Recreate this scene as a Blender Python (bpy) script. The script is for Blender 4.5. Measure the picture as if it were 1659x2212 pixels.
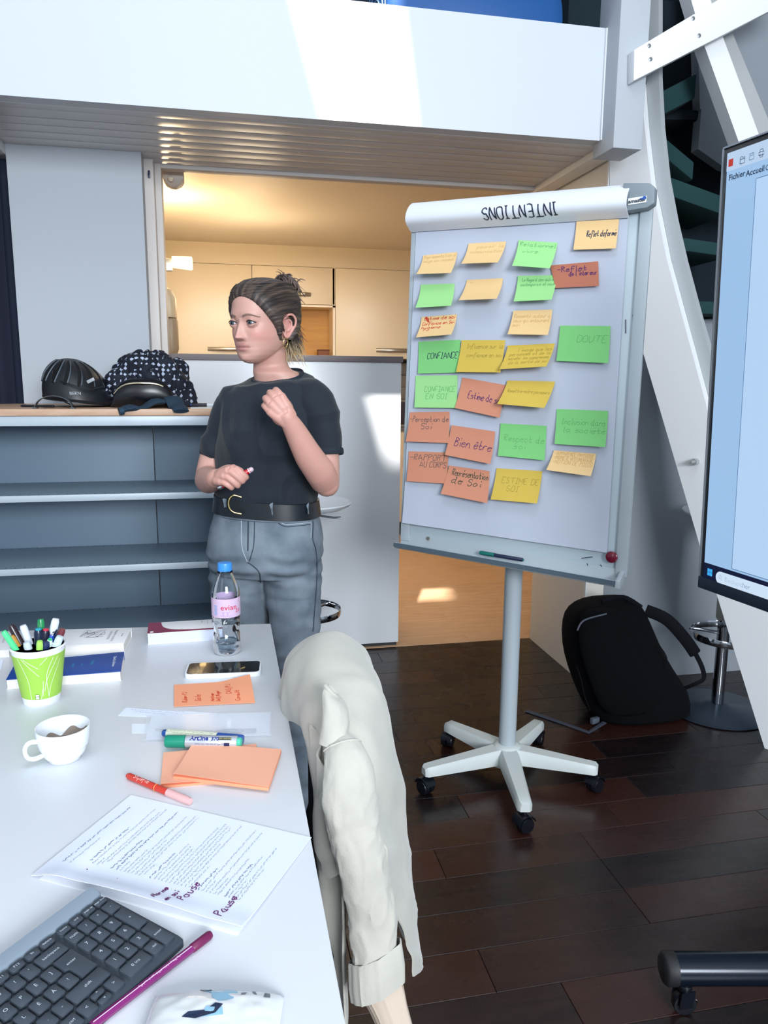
import bpy, bmesh, math, random
import numpy as np
from mathutils import Vector, Matrix, noise
random.seed(7)
scene = bpy.context.scene
for o in list(bpy.data.objects): bpy.data.objects.remove(o)
# ---------------------------------------------------------------- camera
FPX = 1640.0; CXP, CYP = 829.5, 1106.0; CAMH = 1.33
PIT, ROL, YAW = [math.radians(a) for a in (10.01, .45, 11.78)]
_dn = np.array([-math.sin(ROL)*math.cos(PIT), math.cos(ROL)*math.cos(PIT), math.sin(PIT)])
_up = -_dn; _fw = np.array([0, 0, 1.]); _fh = _fw-_up*_fw.dot(_up); _fh /= np.linalg.norm(_fh); _rt = np.cross(_fh, _up)
if _rt[0] < 0: _rt = -_rt
RM = np.array([_rt*math.cos(YAW)+_fh*math.sin(YAW), _fh*math.cos(YAW)-_rt*math.sin(YAW), _up])
CAM = np.array([0, 0, CAMH])
def ray(px, py): return RM @ np.array([(px-CXP)/FPX, (py-CYP)/FPX, 1.])
def PZ(px, py, z): d = ray(px, py); return CAM+d*((z-CAMH)/d[2])     # photo pixel -> point at height z
def PY(px, py, y): d = ray(px, py); return CAM+d*(y/d[1])            # photo pixel -> point at depth y
def PP(px, py, A, n): d = ray(px, py); n = np.array(n, float); return CAM+d*((np.array(A, float)-CAM).dot(n)/d.dot(n))
cam_d = bpy.data.cameras.new('camera'); cam = bpy.data.objects.new('camera', cam_d); scene.collection.objects.link(cam)
cam_d.sensor_fit = 'HORIZONTAL'; cam_d.sensor_width = 36; cam_d.lens = FPX/1659*36; cam_d.clip_start = .02; cam_d.clip_end = 60
_m = np.column_stack([RM[:, 0], -RM[:, 1], -RM[:, 2]])
M4 = Matrix.Identity(4)
for i in range(3):
    for j in range(3): M4[i][j] = _m[i, j]
    M4[i][3] = CAM[i]
cam.matrix_world = M4
scene.camera = cam
# ---------------------------------------------------------------- world, sun, big lights, exposure
W = bpy.data.worlds.new('world'); scene.world = W; W.use_nodes = True
W.node_tree.nodes['Background'].inputs[0].default_value = (.72, .84, 1.0, 1); W.node_tree.nodes['Background'].inputs[1].default_value = .55
scene.view_settings.view_transform = 'Standard'; scene.view_settings.look = 'None'; scene.view_settings.gamma = 1
scene.view_settings.use_curve_mapping = False
scene.view_settings.exposure = 0.08
def light(name, kind, loc, energy, col, size=None, sizey=None, target=None, spread=None):
    l = bpy.data.lights.new(name, kind); l.energy = energy; l.color = col
    if kind == 'AREA':
        l.shape = 'RECTANGLE'; l.size = size; l.size_y = sizey or size
        if spread: l.spread = spread
    elif kind == 'POINT': l.shadow_soft_size = size or .05
    o = bpy.data.objects.new(name, l); scene.collection.objects.link(o); o.location = loc
    if target is not None: o.rotation_euler = (Vector(target)-Vector(loc)).to_track_quat('-Z', 'Y').to_euler()
    return o
SUNDIR = Vector((.31, .795, -1)).normalized()
sun = bpy.data.lights.new('sun', 'SUN'); sun.energy = 11; sun.angle = math.radians(1.2); sun.color = (1, .97, .92)
so = bpy.data.objects.new('sun', sun); scene.collection.objects.link(so); so.rotation_euler = SUNDIR.to_track_quat('-Z', 'Y').to_euler(); so.location = (-1, -2, 8)
light('skylight_light', 'AREA', (-.1, .5, 4.3), 27, (.86, .93, 1.0), 1.6, 1.2, target=(.1, 1.7, .6))
light('window_light', 'AREA', (-2.6, -2.0, 2.6), 22, (.84, .92, 1.0), 1.6, 2.0, target=(.2, 3.0, .9))
light('added_front_fill', 'AREA', (1.1, -4.5, 2.6), 430, (.88, .94, 1.0), 2.4, 1.6, target=(.2, 3.3, .9))  # added fill from behind the camera to brighten the bar, no such lamp
light('kitchen_ceiling_light', 'AREA', (.7, 4.9, 2.34), 12, (1, .82, .58), .5, .5, target=(.7, 4.9, 0))
# ---------------------------------------------------------------- materials
def srgb(h):
    if isinstance(h, str):
        c = [int(h[i:i+2], 16)/255 for i in (0, 2, 4)]
    else: c = h
    return tuple(x/12.92 if x <= .04045 else ((x+.055)/1.055)**2.4 for x in c)
MATS = {}
def mat(name, col, rough=.5, metal=0, bump=None, var=None, spec=None, trans=0, alpha=1, emit=None, coat=0, rnd=0, stretch=None, attr=None, sheen=0, ior=None, coord='Object'):
    m = bpy.data.materials.new(name); m.use_nodes = True; nt = m.node_tree; N = nt.nodes; L = nt.links
    b = N['Principled BSDF']; c = srgb(col)
    b.inputs['Base Color'].default_value = (*c, 1); b.inputs['Roughness'].default_value = rough; b.inputs['Metallic'].default_value = metal
    if spec is not None: b.inputs['Specular IOR Level'].default_value = spec
    if ior: b.inputs['IOR'].default_value = ior
    if trans: b.inputs['Transmission Weight'].default_value = trans
    if alpha < 1: b.inputs['Alpha'].default_value = alpha
    if coat: b.inputs['Coat Weight'].default_value = coat; b.inputs['Coat Roughness'].default_value = .15
    if sheen: b.inputs['Sheen Weight'].default_value = sheen
    if emit: b.inputs['Emission Color'].default_value = (*srgb(emit[0]), 1); b.inputs['Emission Strength'].default_value = emit[1]
    tc = N.new('ShaderNodeTexCoord'); mp = N.new('ShaderNodeMapping'); L.new(tc.outputs[coord], mp.inputs[0])
    if stretch: mp.inputs['Scale'].default_value = stretch
    src = None
    if attr:
        a = N.new('ShaderNodeAttribute'); a.attribute_name = attr; src = a.outputs['Color']
    if var:
        n = N.new('ShaderNodeTexNoise'); n.inputs['Scale'].default_value = var[0]; n.inputs['Detail'].default_value = 6; L.new(mp.outputs[0], n.inputs[0])
        r = N.new('ShaderNodeMapRange'); r.inputs[1].default_value = .3; r.inputs[2].default_value = .7; L.new(n.outputs[0], r.inputs[0])
        mx = N.new('ShaderNodeMix'); mx.data_type = 'RGBA'; mx.inputs['B'].default_value = (*srgb(var[1]), 1); L.new(r.outputs[0], mx.inputs[0])
        if src: L.new(src, mx.inputs['A'])
        else: mx.inputs['A'].default_value = (*c, 1)
        src = mx.outputs['Result']
    if rnd:
        oi = N.new('ShaderNodeObjectInfo'); r2 = N.new('ShaderNodeMapRange'); r2.inputs[3].default_value = 1-rnd; r2.inputs[4].default_value = 1+rnd
        L.new(oi.outputs['Random'], r2.inputs[0]); hs = N.new('ShaderNodeHueSaturation'); L.new(r2.outputs[0], hs.inputs['Value'])
        if src: L.new(src, hs.inputs['Color'])
        else: hs.inputs['Color'].default_value = (*c, 1)
        src = hs.outputs[0]
    if src: L.new(src, b.inputs['Base Color'])
    if bump:
        n = N.new('ShaderNodeTexNoise'); n.inputs['Scale'].default_value = bump[0]; n.inputs['Detail'].default_value = 5; L.new(mp.outputs[0], n.inputs[0])
        bp = N.new('ShaderNodeBump'); bp.inputs['Strength'].default_value = bump[1]; bp.inputs['Distance'].default_value = bump[2] if len(bump) > 2 else .002
        L.new(n.outputs[0], bp.inputs['Height']); L.new(bp.outputs[0], b.inputs['Normal'])
    MATS[name] = m
    return m
# ---------------------------------------------------------------- geometry helpers
A_ = lambda v: np.array(v, float)
def nrm(v): v = A_(v); return v/(np.linalg.norm(v)+1e-12)
def join(*gs):
    V = []; F = []; n = 0
    for v, f in gs:
        V.extend([tuple(p) for p in v]); F.extend([tuple(i+n for i in q) for q in f]); n += len(v)
    return V, F
def box(x0, y0, z0, x1, y1, z1):
    V = [(x0, y0, z0), (x1, y0, z0), (x1, y1, z0), (x0, y1, z0), (x0, y0, z1), (x1, y0, z1), (x1, y1, z1), (x0, y1, z1)]
    return V, [(0, 3, 2, 1), (4, 5, 6, 7), (0, 1, 5, 4), (1, 2, 6, 5), (2, 3, 7, 6), (3, 0, 4, 7)]
def obox(c, ax, h):
    c = A_(c); ax = [nrm(a) for a in ax]
    V, F = box(-1, -1, -1, 1, 1, 1)
    return [c+ax[0]*v[0]*h[0]+ax[1]*v[1]*h[1]+ax[2]*v[2]*h[2] for v in V], F
def prism(pts, off):
    "polygon points (3D) extruded by vector off"
    n = len(pts); off = A_(off); V = [A_(p) for p in pts]+[A_(p)+off for p in pts]
    F = [tuple(range(n-1, -1, -1)), tuple(range(n, 2*n))]+[(i, (i+1) % n, n+(i+1) % n, n+i) for i in range(n)]
    return V, F
def loft(secs, closed=True, cap=True):
    n = len(secs[0]); V = [p for s in secs for p in s]; F = []
    for i in range(len(secs)-1):
        for j in range(n if closed else n-1):
            k = (j+1) % n; F.append((i*n+j, i*n+k, (i+1)*n+k, (i+1)*n+j))
    if cap and closed: F += [tuple(range(n-1, -1, -1)), tuple(range((len(secs)-1)*n, len(secs)*n))]
    return V, F
def frames(P, up=None):
    P = [A_(p) for p in P]; T = []
    for i in range(len(P)): T.append(nrm(P[min(i+1, len(P)-1)]-P[max(i-1, 0)]))
    u = A_(up) if up is not None else (A_((0, 0, 1)) if abs(T[0][2]) < .9 else A_((1, 0, 0)))
    out = []
    for t in T:
        u = nrm(u-t*u.dot(t)); out.append((t, u, np.cross(t, u)))
    return P, out
def tube(P, r, n=12, cap=True, up=None, flat=None):
    P, fr = frames(P, up); r = [r]*len(P) if np.isscalar(r) else r; S = []
    for i, (p, (t, u, b)) in enumerate(zip(P, fr)):
        ru, rb = (r[i], r[i]) if np.isscalar(r[i]) else r[i]
        S.append([p+u*math.cos(a)*ru+b*math.sin(a)*rb for a in [2*math.pi*k/n for k in range(n)]])
    return loft(S, True, cap)
def smoothpath(P, k=6):
    P = [A_(p) for p in P]; out = []
    for i in range(len(P)-1):
        p0 = P[max(i-1, 0)]; p1 = P[i]; p2 = P[i+1]; p3 = P[min(i+2, len(P)-1)]
        for j in range(k):
            t = j/k; out.append(.5*((2*p1)+(-p0+p2)*t+(2*p0-5*p1+4*p2-p3)*t*t+(-p0+3*p1-3*p2+p3)*t**3))
    out.append(P[-1]); return out
def lathe(prof, c=(0, 0, 0), n=32, axis=(0, 0, 1)):
    ax = nrm(axis); u = nrm(np.cross(ax, (1, 0, 0) if abs(ax[0]) < .8 else (0, 1, 0))); b = np.cross(ax, u); c = A_(c); S = []
    for r, z in prof:
        r = max(r, 1e-5); S.append([c+ax*z+u*r*math.cos(2*math.pi*k/n)+b*r*math.sin(2*math.pi*k/n) for k in range(n)])
    return loft(S, True, True)
def sheet(fn, nu, nv, thick=0):
    "fn(u,v)->point for u,v in 0..1 ; optional thickness along the normal"
    P = np.array([[fn(i/nu, j/nv) for j in range(nv+1)] for i in range(nu+1)], float)
    def idx(i, j): return i*(nv+1)+j
    F = [(idx(i, j), idx(i+1, j), idx(i+1, j+1), idx(i, j+1)) for i in range(nu) for j in range(nv)]
    V = [tuple(p) for p in P.reshape(-1, 3)]
    if thick:
        du = np.gradient(P, axis=0); dv = np.gradient(P, axis=1); N = np.cross(du, dv); N /= (np.linalg.norm(N, axis=2, keepdims=True)+1e-12)
        Q = (P-N*thick).reshape(-1, 3); n = len(V); V += [tuple(p) for p in Q]
        F += [tuple(n+k for k in reversed(f)) for f in F]
        ring = [idx(i, 0) for i in range(nu+1)]+[idx(nu, j) for j in range(1, nv+1)]+[idx(i, nv) for i in range(nu-1, -1, -1)]+[idx(0, j) for j in range(nv-1, 0, -1)]
        m = len(ring); F += [(ring[k], n+ring[k], n+ring[(k+1) % m], ring[(k+1) % m]) for k in range(m)]
    return V, F
WL = {}
def mk(name, g, m, parent=None, smooth=False, label=None, cat=None, group=None, kind=None, bevel=0, bseg=2, sub=0, loc=None):
    V, F = g
    V = np.array([tuple(v) for v in V], float)
    if parent is not None: base = WL[parent.name]; loc = (0, 0, 0); off = base
    else:
        if loc is None: loc = ((V[:, 0].min()+V[:, 0].max())/2, (V[:, 1].min()+V[:, 1].max())/2, V[:, 2].min())
        off = A_(loc)
    me = bpy.data.meshes.new(name); me.from_pydata((V-off).tolist(), [], [tuple(int(i) for i in f) for f in F]); me.validate(); me.update()
    if bevel:
        bm = bmesh.new(); bm.from_mesh(me); bmesh.ops.recalc_face_normals(bm, faces=bm.faces)
        ed = [e for e in bm.edges if len(e.link_faces) == 2 and e.calc_face_angle(0) > .5]
        bmesh.ops.bevel(bm, geom=ed, offset=bevel, segments=bseg, affect='EDGES', profile=.6); bm.to_mesh(me); bm.free()
    else:
        bm = bmesh.new(); bm.from_mesh(me); bmesh.ops.recalc_face_normals(bm, faces=bm.faces); bm.to_mesh(me); bm.free()
    if smooth or bevel:
        me.shade_smooth(); me.set_sharp_from_angle(angle=math.radians(45 if not bevel else 50))
    for q in (m if isinstance(m, (list, tuple)) else [m]): me.materials.append(q)
    o = bpy.data.objects.new(name, me); scene.collection.objects.link(o); o.location = loc
    if parent is not None: o.parent = parent; WL[o.name] = WL[parent.name]
    else: WL[o.name] = A_(loc)
    if sub:
        s = o.modifiers.new('s', 'SUBSURF'); s.levels = s.render_levels = sub
    if label: o['label'] = label
    if cat: o['category'] = cat
    if group: o['group'] = group
    if kind: o['kind'] = kind
    return o
def thing(name, label, cat, loc=(0, 0, 0), group=None):
    o = bpy.data.objects.new(name, None); scene.collection.objects.link(o); o.location = loc; WL[o.name] = A_(loc)
    o.empty_display_size = .05; o['label'] = label; o['category'] = cat
    if group: o['group'] = group
    return o
def evalmesh(o):
    dg = bpy.context.evaluated_depsgraph_get(); e = o.evaluated_get(dg); me = bpy.data.meshes.new_from_object(e); return me
# ---- lettering
GL = {'a': '36160504132334 363343', 'b': '0903 0516263534231303', 'c': '3526160504132334', 'd': '36160504132334 393343', 'e': '05353626160504132334', 'f': '38392918131201 0636',
 'g': '36160504132334 3631201001', 'h': '0903 0516263533', 'i': '1613 1819', 'j': '262110 2829', 'k': '0903 3604 1533', 'l': '19141323', 'm': '0603 05162523 25364543', 'n': '0603 0516263533',
 'o': '160504132334352616', 'p': '0600 0516263534231304', 'q': '36160504132334 3630', 'r': '0603 051636', 's': '3616052534231303', 't': '19142334 0636', 'u': '0604132334 3633', 'v': '061336',
 'w': '0613254346', 'x': '0633 0336', 'y': '061334 3600', 'z': '06360333', 'A': '031943 0535', 'B': '0903 0929382706 0626352303', 'C': '3829190804132334', 'D': '0903 0929383423 2303', 'E': '39090333 0626',
 'F': '390903 0626', 'G': '3829190804132334 343626', 'H': '0903 3933 0636', 'I': '0929 1913 0323', 'J': '3934231304', 'K': '0903 3906 1633', 'L': '090333', 'M': '0309254943', 'N': '03093339',
 'O': '190804132334382919', 'P': '0903 0929382706', 'Q': '190804132334382919 2533', 'R': '0903 0929382706 1633', 'S': '382919080716263534231304', 'T': '0949 2923', 'U': '090413233439', 'V': '092349',
 'W': '0913254349', 'X': '0943 0349', 'Y': '0926 4926 2623', 'Z': '09390333', '-': '0636', '/': '0049', '.': '1314', "'": '2928', 'é': '05353626160504132334 1829', 'ê': '05353626160504132334 172837', '+': '0636 2723', '=': '0737 0535'}
def strokes(txt, size, u0, v0, jit=.0, slant=.15, adv=4.6, seed=1):
    rs = random.Random(seed); k = size/6; out = []; x = 0
    for ch in txt:
        if ch in GL:
            g = GL[ch].split(); w = max(int(s[i]) for s in g for i in range(0, len(s), 2))
            for s in g:
                pl = []
                for i in range(0, len(s), 2):
                    gx, gy = int(s[i]), int(s[i+1])-3
                    pl.append((u0+k*(x+gx+slant*gy+rs.uniform(-jit, jit)), v0+k*(gy+rs.uniform(-jit, jit))))
                if len(pl) > 1: out.append(pl)
            x += w+1.3
        else: x += 3
    return out
def ribbons(polys, w, mp, sm=2):
    V = []; F = []
    for pl in polys:
        P = [A_((a, b, 0)) for a, b in pl]
        if sm and len(P) > 2: P = smoothpath(P, sm)
        if sm:
            Q = [P[0]]
            for a, b in zip(P[:-1], P[1:]):
                m_ = max(1, int(np.linalg.norm(b-a)/.004)+1); Q += [a+(b-a)*j/m_ for j in range(1, m_+1)]
            P = Q
        P = [p for i, p in enumerate(P) if i == 0 or np.linalg.norm(p-P[i-1]) > 1e-7]
        if len(P) < 2: continue
        n = len(V)
        for i, p in enumerate(P):
            t = nrm(P[min(i+1, len(P)-1)]-P[max(i-1, 0)]); q = A_((-t[1], t[0], 0))*w/2
            V.append(tuple(mp(*(p+q)[:2]))); V.append(tuple(mp(*(p-q)[:2])))
        F += [(n+2*i, n+2*i+1, n+2*i+3, n+2*i+2) for i in range(len(P)-1)]
    return V, F
def fonttext(txt, size, mp, u0=0, v0=0, bold=0, center=False, xs=1):
    cu = bpy.data.curves.new('t', 'FONT'); cu.body = txt; cu.size = size; cu.resolution_u = 2; cu.offset = bold
    o = bpy.data.objects.new('t', cu); scene.collection.objects.link(o); bpy.context.view_layer.update()
    me = evalmesh(o); V = [tuple(v.co) for v in me.vertices]; F = [tuple(p.vertices) for p in me.polygons]
    bpy.data.objects.remove(o); bpy.data.meshes.remove(me)
    cx = (max(v[0] for v in V)+min(v[0] for v in V))/2 if center and V else 0
    return [tuple(mp(u0+(v[0]-cx)*xs, v0+v[1])) for v in V], F
def scribble_line(u0, v0, length, h, rs, words=True):
    "an unreadable line of small print: broken tiny zigzags"
    out = []; u = u0
    while u < u0+length:
        wl = rs.uniform(1.5, 5)*h; e = min(u+wl, u0+length); pl = []; x = u
        while x < e:
            pl.append((x, v0+rs.choice((0, h*.55, h*.9)))); x += h*rs.uniform(.25, .5)
        if len(pl) > 1: out.append(pl)
        u = e+h*.6
    return out
def plane_map(o, ux, vx, lift=.0006):
    o = A_(o); ux = nrm(ux); vx = nrm(vx); n = nrm(np.cross(ux, vx))
    return lambda u, v: o+ux*u+vx*v+n*lift
# ---------------------------------------------------------------- materials in use
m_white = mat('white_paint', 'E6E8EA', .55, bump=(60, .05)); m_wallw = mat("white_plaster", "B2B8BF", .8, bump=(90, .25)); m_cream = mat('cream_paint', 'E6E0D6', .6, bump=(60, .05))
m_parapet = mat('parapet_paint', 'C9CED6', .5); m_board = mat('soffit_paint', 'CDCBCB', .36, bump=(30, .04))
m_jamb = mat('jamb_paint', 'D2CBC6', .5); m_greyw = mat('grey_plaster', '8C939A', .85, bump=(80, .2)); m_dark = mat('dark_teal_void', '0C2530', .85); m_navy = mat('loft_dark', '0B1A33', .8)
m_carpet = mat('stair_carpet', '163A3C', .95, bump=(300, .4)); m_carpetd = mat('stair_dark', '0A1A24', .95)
m_sub = mat('subfloor', '0A0706', .9)
def plankmat(name, c1, c2, c3, rough, rnd, sat=1):
    m = bpy.data.materials.new(name); m.use_nodes = True; N = m.node_tree.nodes; L = m.node_tree.links; b = N['Principled BSDF']
    tc = N.new('ShaderNodeTexCoord'); mp = N.new('ShaderNodeMapping'); L.new(tc.outputs['Object'], mp.inputs[0]); mp.inputs['Scale'].default_value = (2.2, 16, 4)
    oi = N.new('ShaderNodeObjectInfo'); cb = N.new('ShaderNodeVectorMath'); cb.operation = 'MULTIPLY_ADD'; L.new(oi.outputs['Random'], cb.inputs[0]); cb.inputs[1].default_value = (37, 17, 5); L.new(mp.outputs[0], cb.inputs[2])
    n = N.new('ShaderNodeTexNoise'); n.inputs['Scale'].default_value = 1.6; n.inputs['Detail'].default_value = 8; n.inputs['Distortion'].default_value = 1.4; L.new(cb.outputs[0], n.inputs[0])
    cr = N.new('ShaderNodeValToRGB'); L.new(n.outputs[0], cr.inputs[0]); cr.color_ramp.elements[0].position = .32; cr.color_ramp.elements[0].color = (*srgb(c1), 1)
    cr.color_ramp.elements[1].position = .7; cr.color_ramp.elements[1].color = (*srgb(c2), 1)
    w = N.new('ShaderNodeMix'); w.data_type = 'RGBA'; w.inputs['B'].default_value = (*srgb(c3), 1); L.new(cr.outputs[0], w.inputs['A'])
    r = N.new('ShaderNodeMapRange'); r.inputs[1].default_value = .35; r.inputs[2].default_value = 1; r.inputs[4].default_value = .75; L.new(oi.outputs['Random'], r.inputs[0]); L.new(r.outputs[0], w.inputs[0])
    L.new(w.outputs['Result'], b.inputs['Base Color'])
    n2 = N.new('ShaderNodeTexNoise'); n2.inputs['Scale'].default_value = 9; n2.inputs['Detail'].default_value = 9; L.new(tc.outputs['Object'], n2.inputs[0])
    r2 = N.new('ShaderNodeMapRange'); r2.inputs[3].default_value = rough-.1; r2.inputs[4].default_value = rough+.14; L.new(n2.outputs[0], r2.inputs[0]); L.new(r2.outputs[0], b.inputs['Roughness'])
    bp = N.new('ShaderNodeBump'); bp.inputs['Strength'].default_value = .25; bp.inputs['Distance'].default_value = .0015; L.new(n.outputs[0], bp.inputs['Height']); L.new(bp.outputs[0], b.inputs['Normal'])
    return m
m_plank = plankmat('dark_plank', '100B0F', '241817', '3E2119', .25, .3)
m_oak = plankmat('oak_plank', 'C89F7D', 'DDBB98', 'D9B08A', .35, .1)
# ---------------------------------------------------------------- floor
fl = mk('floor', box(-4, -4, -.1, 4, 8, -.013), m_sub, kind='structure')
PITCH = .1315; rs = random.Random(3); meshcache = {}
def plank(x0, x1, y0, y1, m, par, th=.0125, g=.0011, z1=0.0):
    L_ = round(x1-x0, 3); key = (L_, round(y1-y0, 3), m.name)
    if key not in meshcache:
        V, F = box(g/2, g/2, -th, L_-g/2, (y1-y0)-g/2, 0); me = bpy.data.meshes.new('plank'); me.from_pydata(V, [], F)
        bm = bmesh.new(); bm.from_mesh(me); te = [e for e in bm.edges if all(v.co.z > -.001 for v in e.verts)]
        bmesh.ops.bevel(bm, geom=te, offset=.0009, segments=1, affect='EDGES'); bm.to_mesh(me); bm.free(); me.materials.append(m); meshcache[key] = me
    o = bpy.data.objects.new('plank', meshcache[key]); scene.collection.objects.link(o); o.parent = par; o.location = A_((x0, y0, z1))-WL[par.name]
lens = [.45, .6, .75, .9, 1.05]
for k in range(-14, 13):
    y0 = 1.905+PITCH*k; y1 = min(y0+PITCH, 3.552); x = -1.5-rs.choice((0, .2, .35, .5))
    while x < 3.0:
        l = rs.choice(lens); plank(x, x+l, y0, y1, m_plank, fl, z1=rs.choice((0, -.0004, -.0002))); x += l
fl2 = mk('floor', box(-.6, 3.554, -.1, 2.7, 7.2, -.0131), m_sub, kind='structure')
for k in range(26):
    y0 = 3.556+.12*k; x = .2-rs.choice((0, .2, .4))
    while x < 2.6:
        l = rs.choice((.6, .9, 1.2)); plank(x, x+l, y0, y0+.12, m_oak, fl2, g=.0006); x += l
# ---------------------------------------------------------------- walls and loft
mk('wall_left', box(-.80, 3.35, 0, -.30, 3.56, 2.30), m_wallw, kind='structure')
mk('trim_1', join(box(-.30, 3.44, 0, -.262, 3.60, 2.30), box(-.262, 3.50, 0, -.236, 3.60, 2.30)), m_jamb, kind='structure', bevel=.003)
mk('wall_outer_left', box(-4, 3.42, 0, -.80, 3.56, 2.30), m_navy, kind='structure')
lp = mk('wall_loft', box(-4, 2.80, 2.206, 1.425, 2.86, 2.589), m_parapet, kind='structure')
mk('trim_5', box(1.392, 2.79, 2.206, 1.425, 2.80, 2.587), m_white, kind='structure', bevel=.002)
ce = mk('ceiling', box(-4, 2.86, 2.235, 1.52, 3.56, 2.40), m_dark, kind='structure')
mk('soffit_beam', box(-.80, 2.86, 2.205, 1.43, 2.909, 2.234), m_board, ce, bevel=.002)
edges = [2.911, 3.005, 3.088, 3.172, 3.258, 3.345, 3.43, 3.505]
for a, b in zip(edges[:-1], edges[1:]): mk('board', box(-.80, a+.001, 2.2055+.0, 1.43, b-.003, 2.222), m_board, ce, bevel=.004)
mk('edge_strip', box(-.30, 3.506, 2.190, 1.50, 3.56, 2.234), m_jamb, ce, bevel=.003)
mk('side_strip', prism([A_((1.43, 2.86, 2.18)), A_((1.43, 3.56, 2.18)), A_((1.43, 3.56, 2.234)), A_((1.43, 2.86, 2.234))], (.075, 0, 0)), m_cream, ce, bevel=.006)
mk('side_strip', box(-.87, 2.86, 2.165, -.80, 3.42, 2.234), m_board, ce, bevel=.004)
mk('wall_right', box(1.52, 2.952, 0, 1.60, 3.545, 2.30), m_cream, kind='structure')
mk('trim_6', box(1.512, 2.946, 0, 1.52, 2.96, 2.2), m_white, kind='structure')
# kitchen shell
mk('ceiling', box(-.6, 3.56, 2.385, 2.7, 7.2, 2.45), mat('kitchen_ceiling', 'E8DCC8', .55), kind='structure')
mk('wall_kitchen_left', box(-.60, 3.6, 0, -.47, 7.2, 2.385), m_cream, kind='structure')
mk('wall_kitchen_back', box(-.6, 6.90, 0, 2.7, 7.0, 2.385), m_cream, kind='structure')
mk('wall_kitchen_right', box(2.6, 3.545, 0, 2.7, 7.2, 2.385), m_cream, kind='structure')
mk('wall_kitchen_front', box(1.60, 3.48, 0, 2.7, 3.55, 2.40), m_cream, kind='structure')
# upper loft shell, stairwell
mk('wall_loft_back', box(-4, 4.60, 2.45, 1.9, 4.7, 4.5), m_navy, kind='structure')
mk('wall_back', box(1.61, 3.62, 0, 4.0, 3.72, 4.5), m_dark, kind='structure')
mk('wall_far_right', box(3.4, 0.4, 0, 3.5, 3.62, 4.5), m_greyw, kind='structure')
g = [PY(q[0], q[1], 2.97) for q in ((1290, 520), (1345, 430), (1400, 500), (1480, 760), (1560, 1000), (1700, 1000))]
pts = [A_((1.60, 2.95, 0)), A_((3.40, 2.95, 0)), A_((3.40, 2.95, 1.22)), A_((2.0, 2.95, 1.25)), PY(1548, 690, 2.95), PY(1500, 690, 2.95), PY(1425, 520, 2.95), PY(1380, 400, 2.95), A_((1.60, 2.95, 1.95))]
pts = [A_((p[0], 2.95, p[2])) for p in pts]
mk('wall_under_stair', prism(pts, (0, .05, 0)), m_greyw, kind='structure')  # grey tone here stands in for the shade under the stringer
pts = [PY(*q, 3.0) for q in ((1508, 90), (1512, 236), (1515, 236), (1508, 322), (1565, 362), (1760, 420), (1900, 420), (1900, -250), (1508, -250))]
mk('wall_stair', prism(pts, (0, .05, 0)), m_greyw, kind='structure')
# roof with the skylight opening that lets the sun in
Z4 = 4.5
hx = [(-.37, .69), (-.085, .69), (.115, 1.62), (-.35, 1.62)]
outer = [(-6, -7), (6, -7), (6, 9), (-6, 9)]
V = [(x, y, Z4) for x, y in outer]+[(x, y, Z4) for x, y in hx]; V += [(x, y, Z4+.06) for x, y, z in V]
F = []
for a in range(4):
    b = (a+1) % 4; F += [(a, b, 4+b, 4+a), (8+a, 12+a, 12+b, 8+b), (4+a, 4+b, 12+b, 12+a)]
mk('ceiling', (V, F), m_white, kind='structure')
# post, braces, stringer
mk('trim_2', box(1.397, 2.70, 2.155, 1.512, 2.86, 4.49), m_wallw, kind='structure', bevel=.006)
q = [PY(*p, 2.655) for p in ((1370, 107), (1369, 175), (1760, -26), (1760, -125))]
br = mk('trim_3', prism([A_((p[0], 2.655, p[2])) for p in q], (0, .044, 0)), m_white, kind='structure', bevel=.004)
for b in ((1402, 99), (1405, 128), (1497, 40), (1510, 77)):
    c = PY(*b, 2.655); mk('bolt', lathe([(0, -.004), (.006, -.004), (.007, 0), (.004, .001), (.0, .001)], (c[0], 2.653, c[2]), 10, (0, -1, 0)), mat('bolt_steel', '8E9498', .4, .8) if 'bolt_steel' not in MATS else MATS['bolt_steel'], br)
def pr(px, y, dy): 
    P = [PY(*p, y) for p in px]; return prism([A_((p[0], y, p[2])) for p in P], (0, dy, 0))
mk('trim_4', pr(((1470, -80), (1493, 0), (1522, 100), (1597, 310), (1640, 430), (1700, 430), (1641, 295), (1561, 78), (1535, 0), (1512, -80)), 2.71, .06), m_white, kind='structure')
mk('trim_7', pr(((1495, -80), (1600, 300), (1655, 430), (1730, 430), (1659, 256), (1580, 66), (1558, 0), (1535, -80)), 2.775, .05), mat('shaded_timber', 'A9ABAC', .6), kind='structure')  # grey copy paints in the shaded side of the steep beam
SA = (1.52, 2.93, 0); SN = (-.866, -.5, 0)
def pst(px, t): 
    return prism([PP(*p, SA, SN) for p in px], A_((.866, .5, 0))*t)
st = thing('staircase', 'white winding staircase rising behind the flipchart with dark carpeted treads', 'staircase', (1.9, 2.4, 0))
sp = [(1659, 1640), (1600, 1450), (1550, 1290), (1515, 1190), (1455, 985), (1393, 775), (1345, 612), (1317, 517), (1317, 345), (1325, 330), (1385, 320), (1385, 177), (1392, 270), (1400, 340), (1407, 397), (1424, 480), (1440, 560), (1478, 700), (1531, 896), (1600, 1110), (1700, 1400), (1735, 1530)]
mk('stringer', pst(sp, .035), m_white, st)
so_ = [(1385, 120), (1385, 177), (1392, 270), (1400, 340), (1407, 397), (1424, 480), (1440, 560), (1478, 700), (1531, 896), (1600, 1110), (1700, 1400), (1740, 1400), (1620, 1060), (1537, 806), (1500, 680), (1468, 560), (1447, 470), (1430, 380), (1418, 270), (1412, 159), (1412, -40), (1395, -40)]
V_, F_ = pst(so_, .03); V_ = [A_(v)+A_((.866, .5, 0))*.036 for v in V_]
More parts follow.
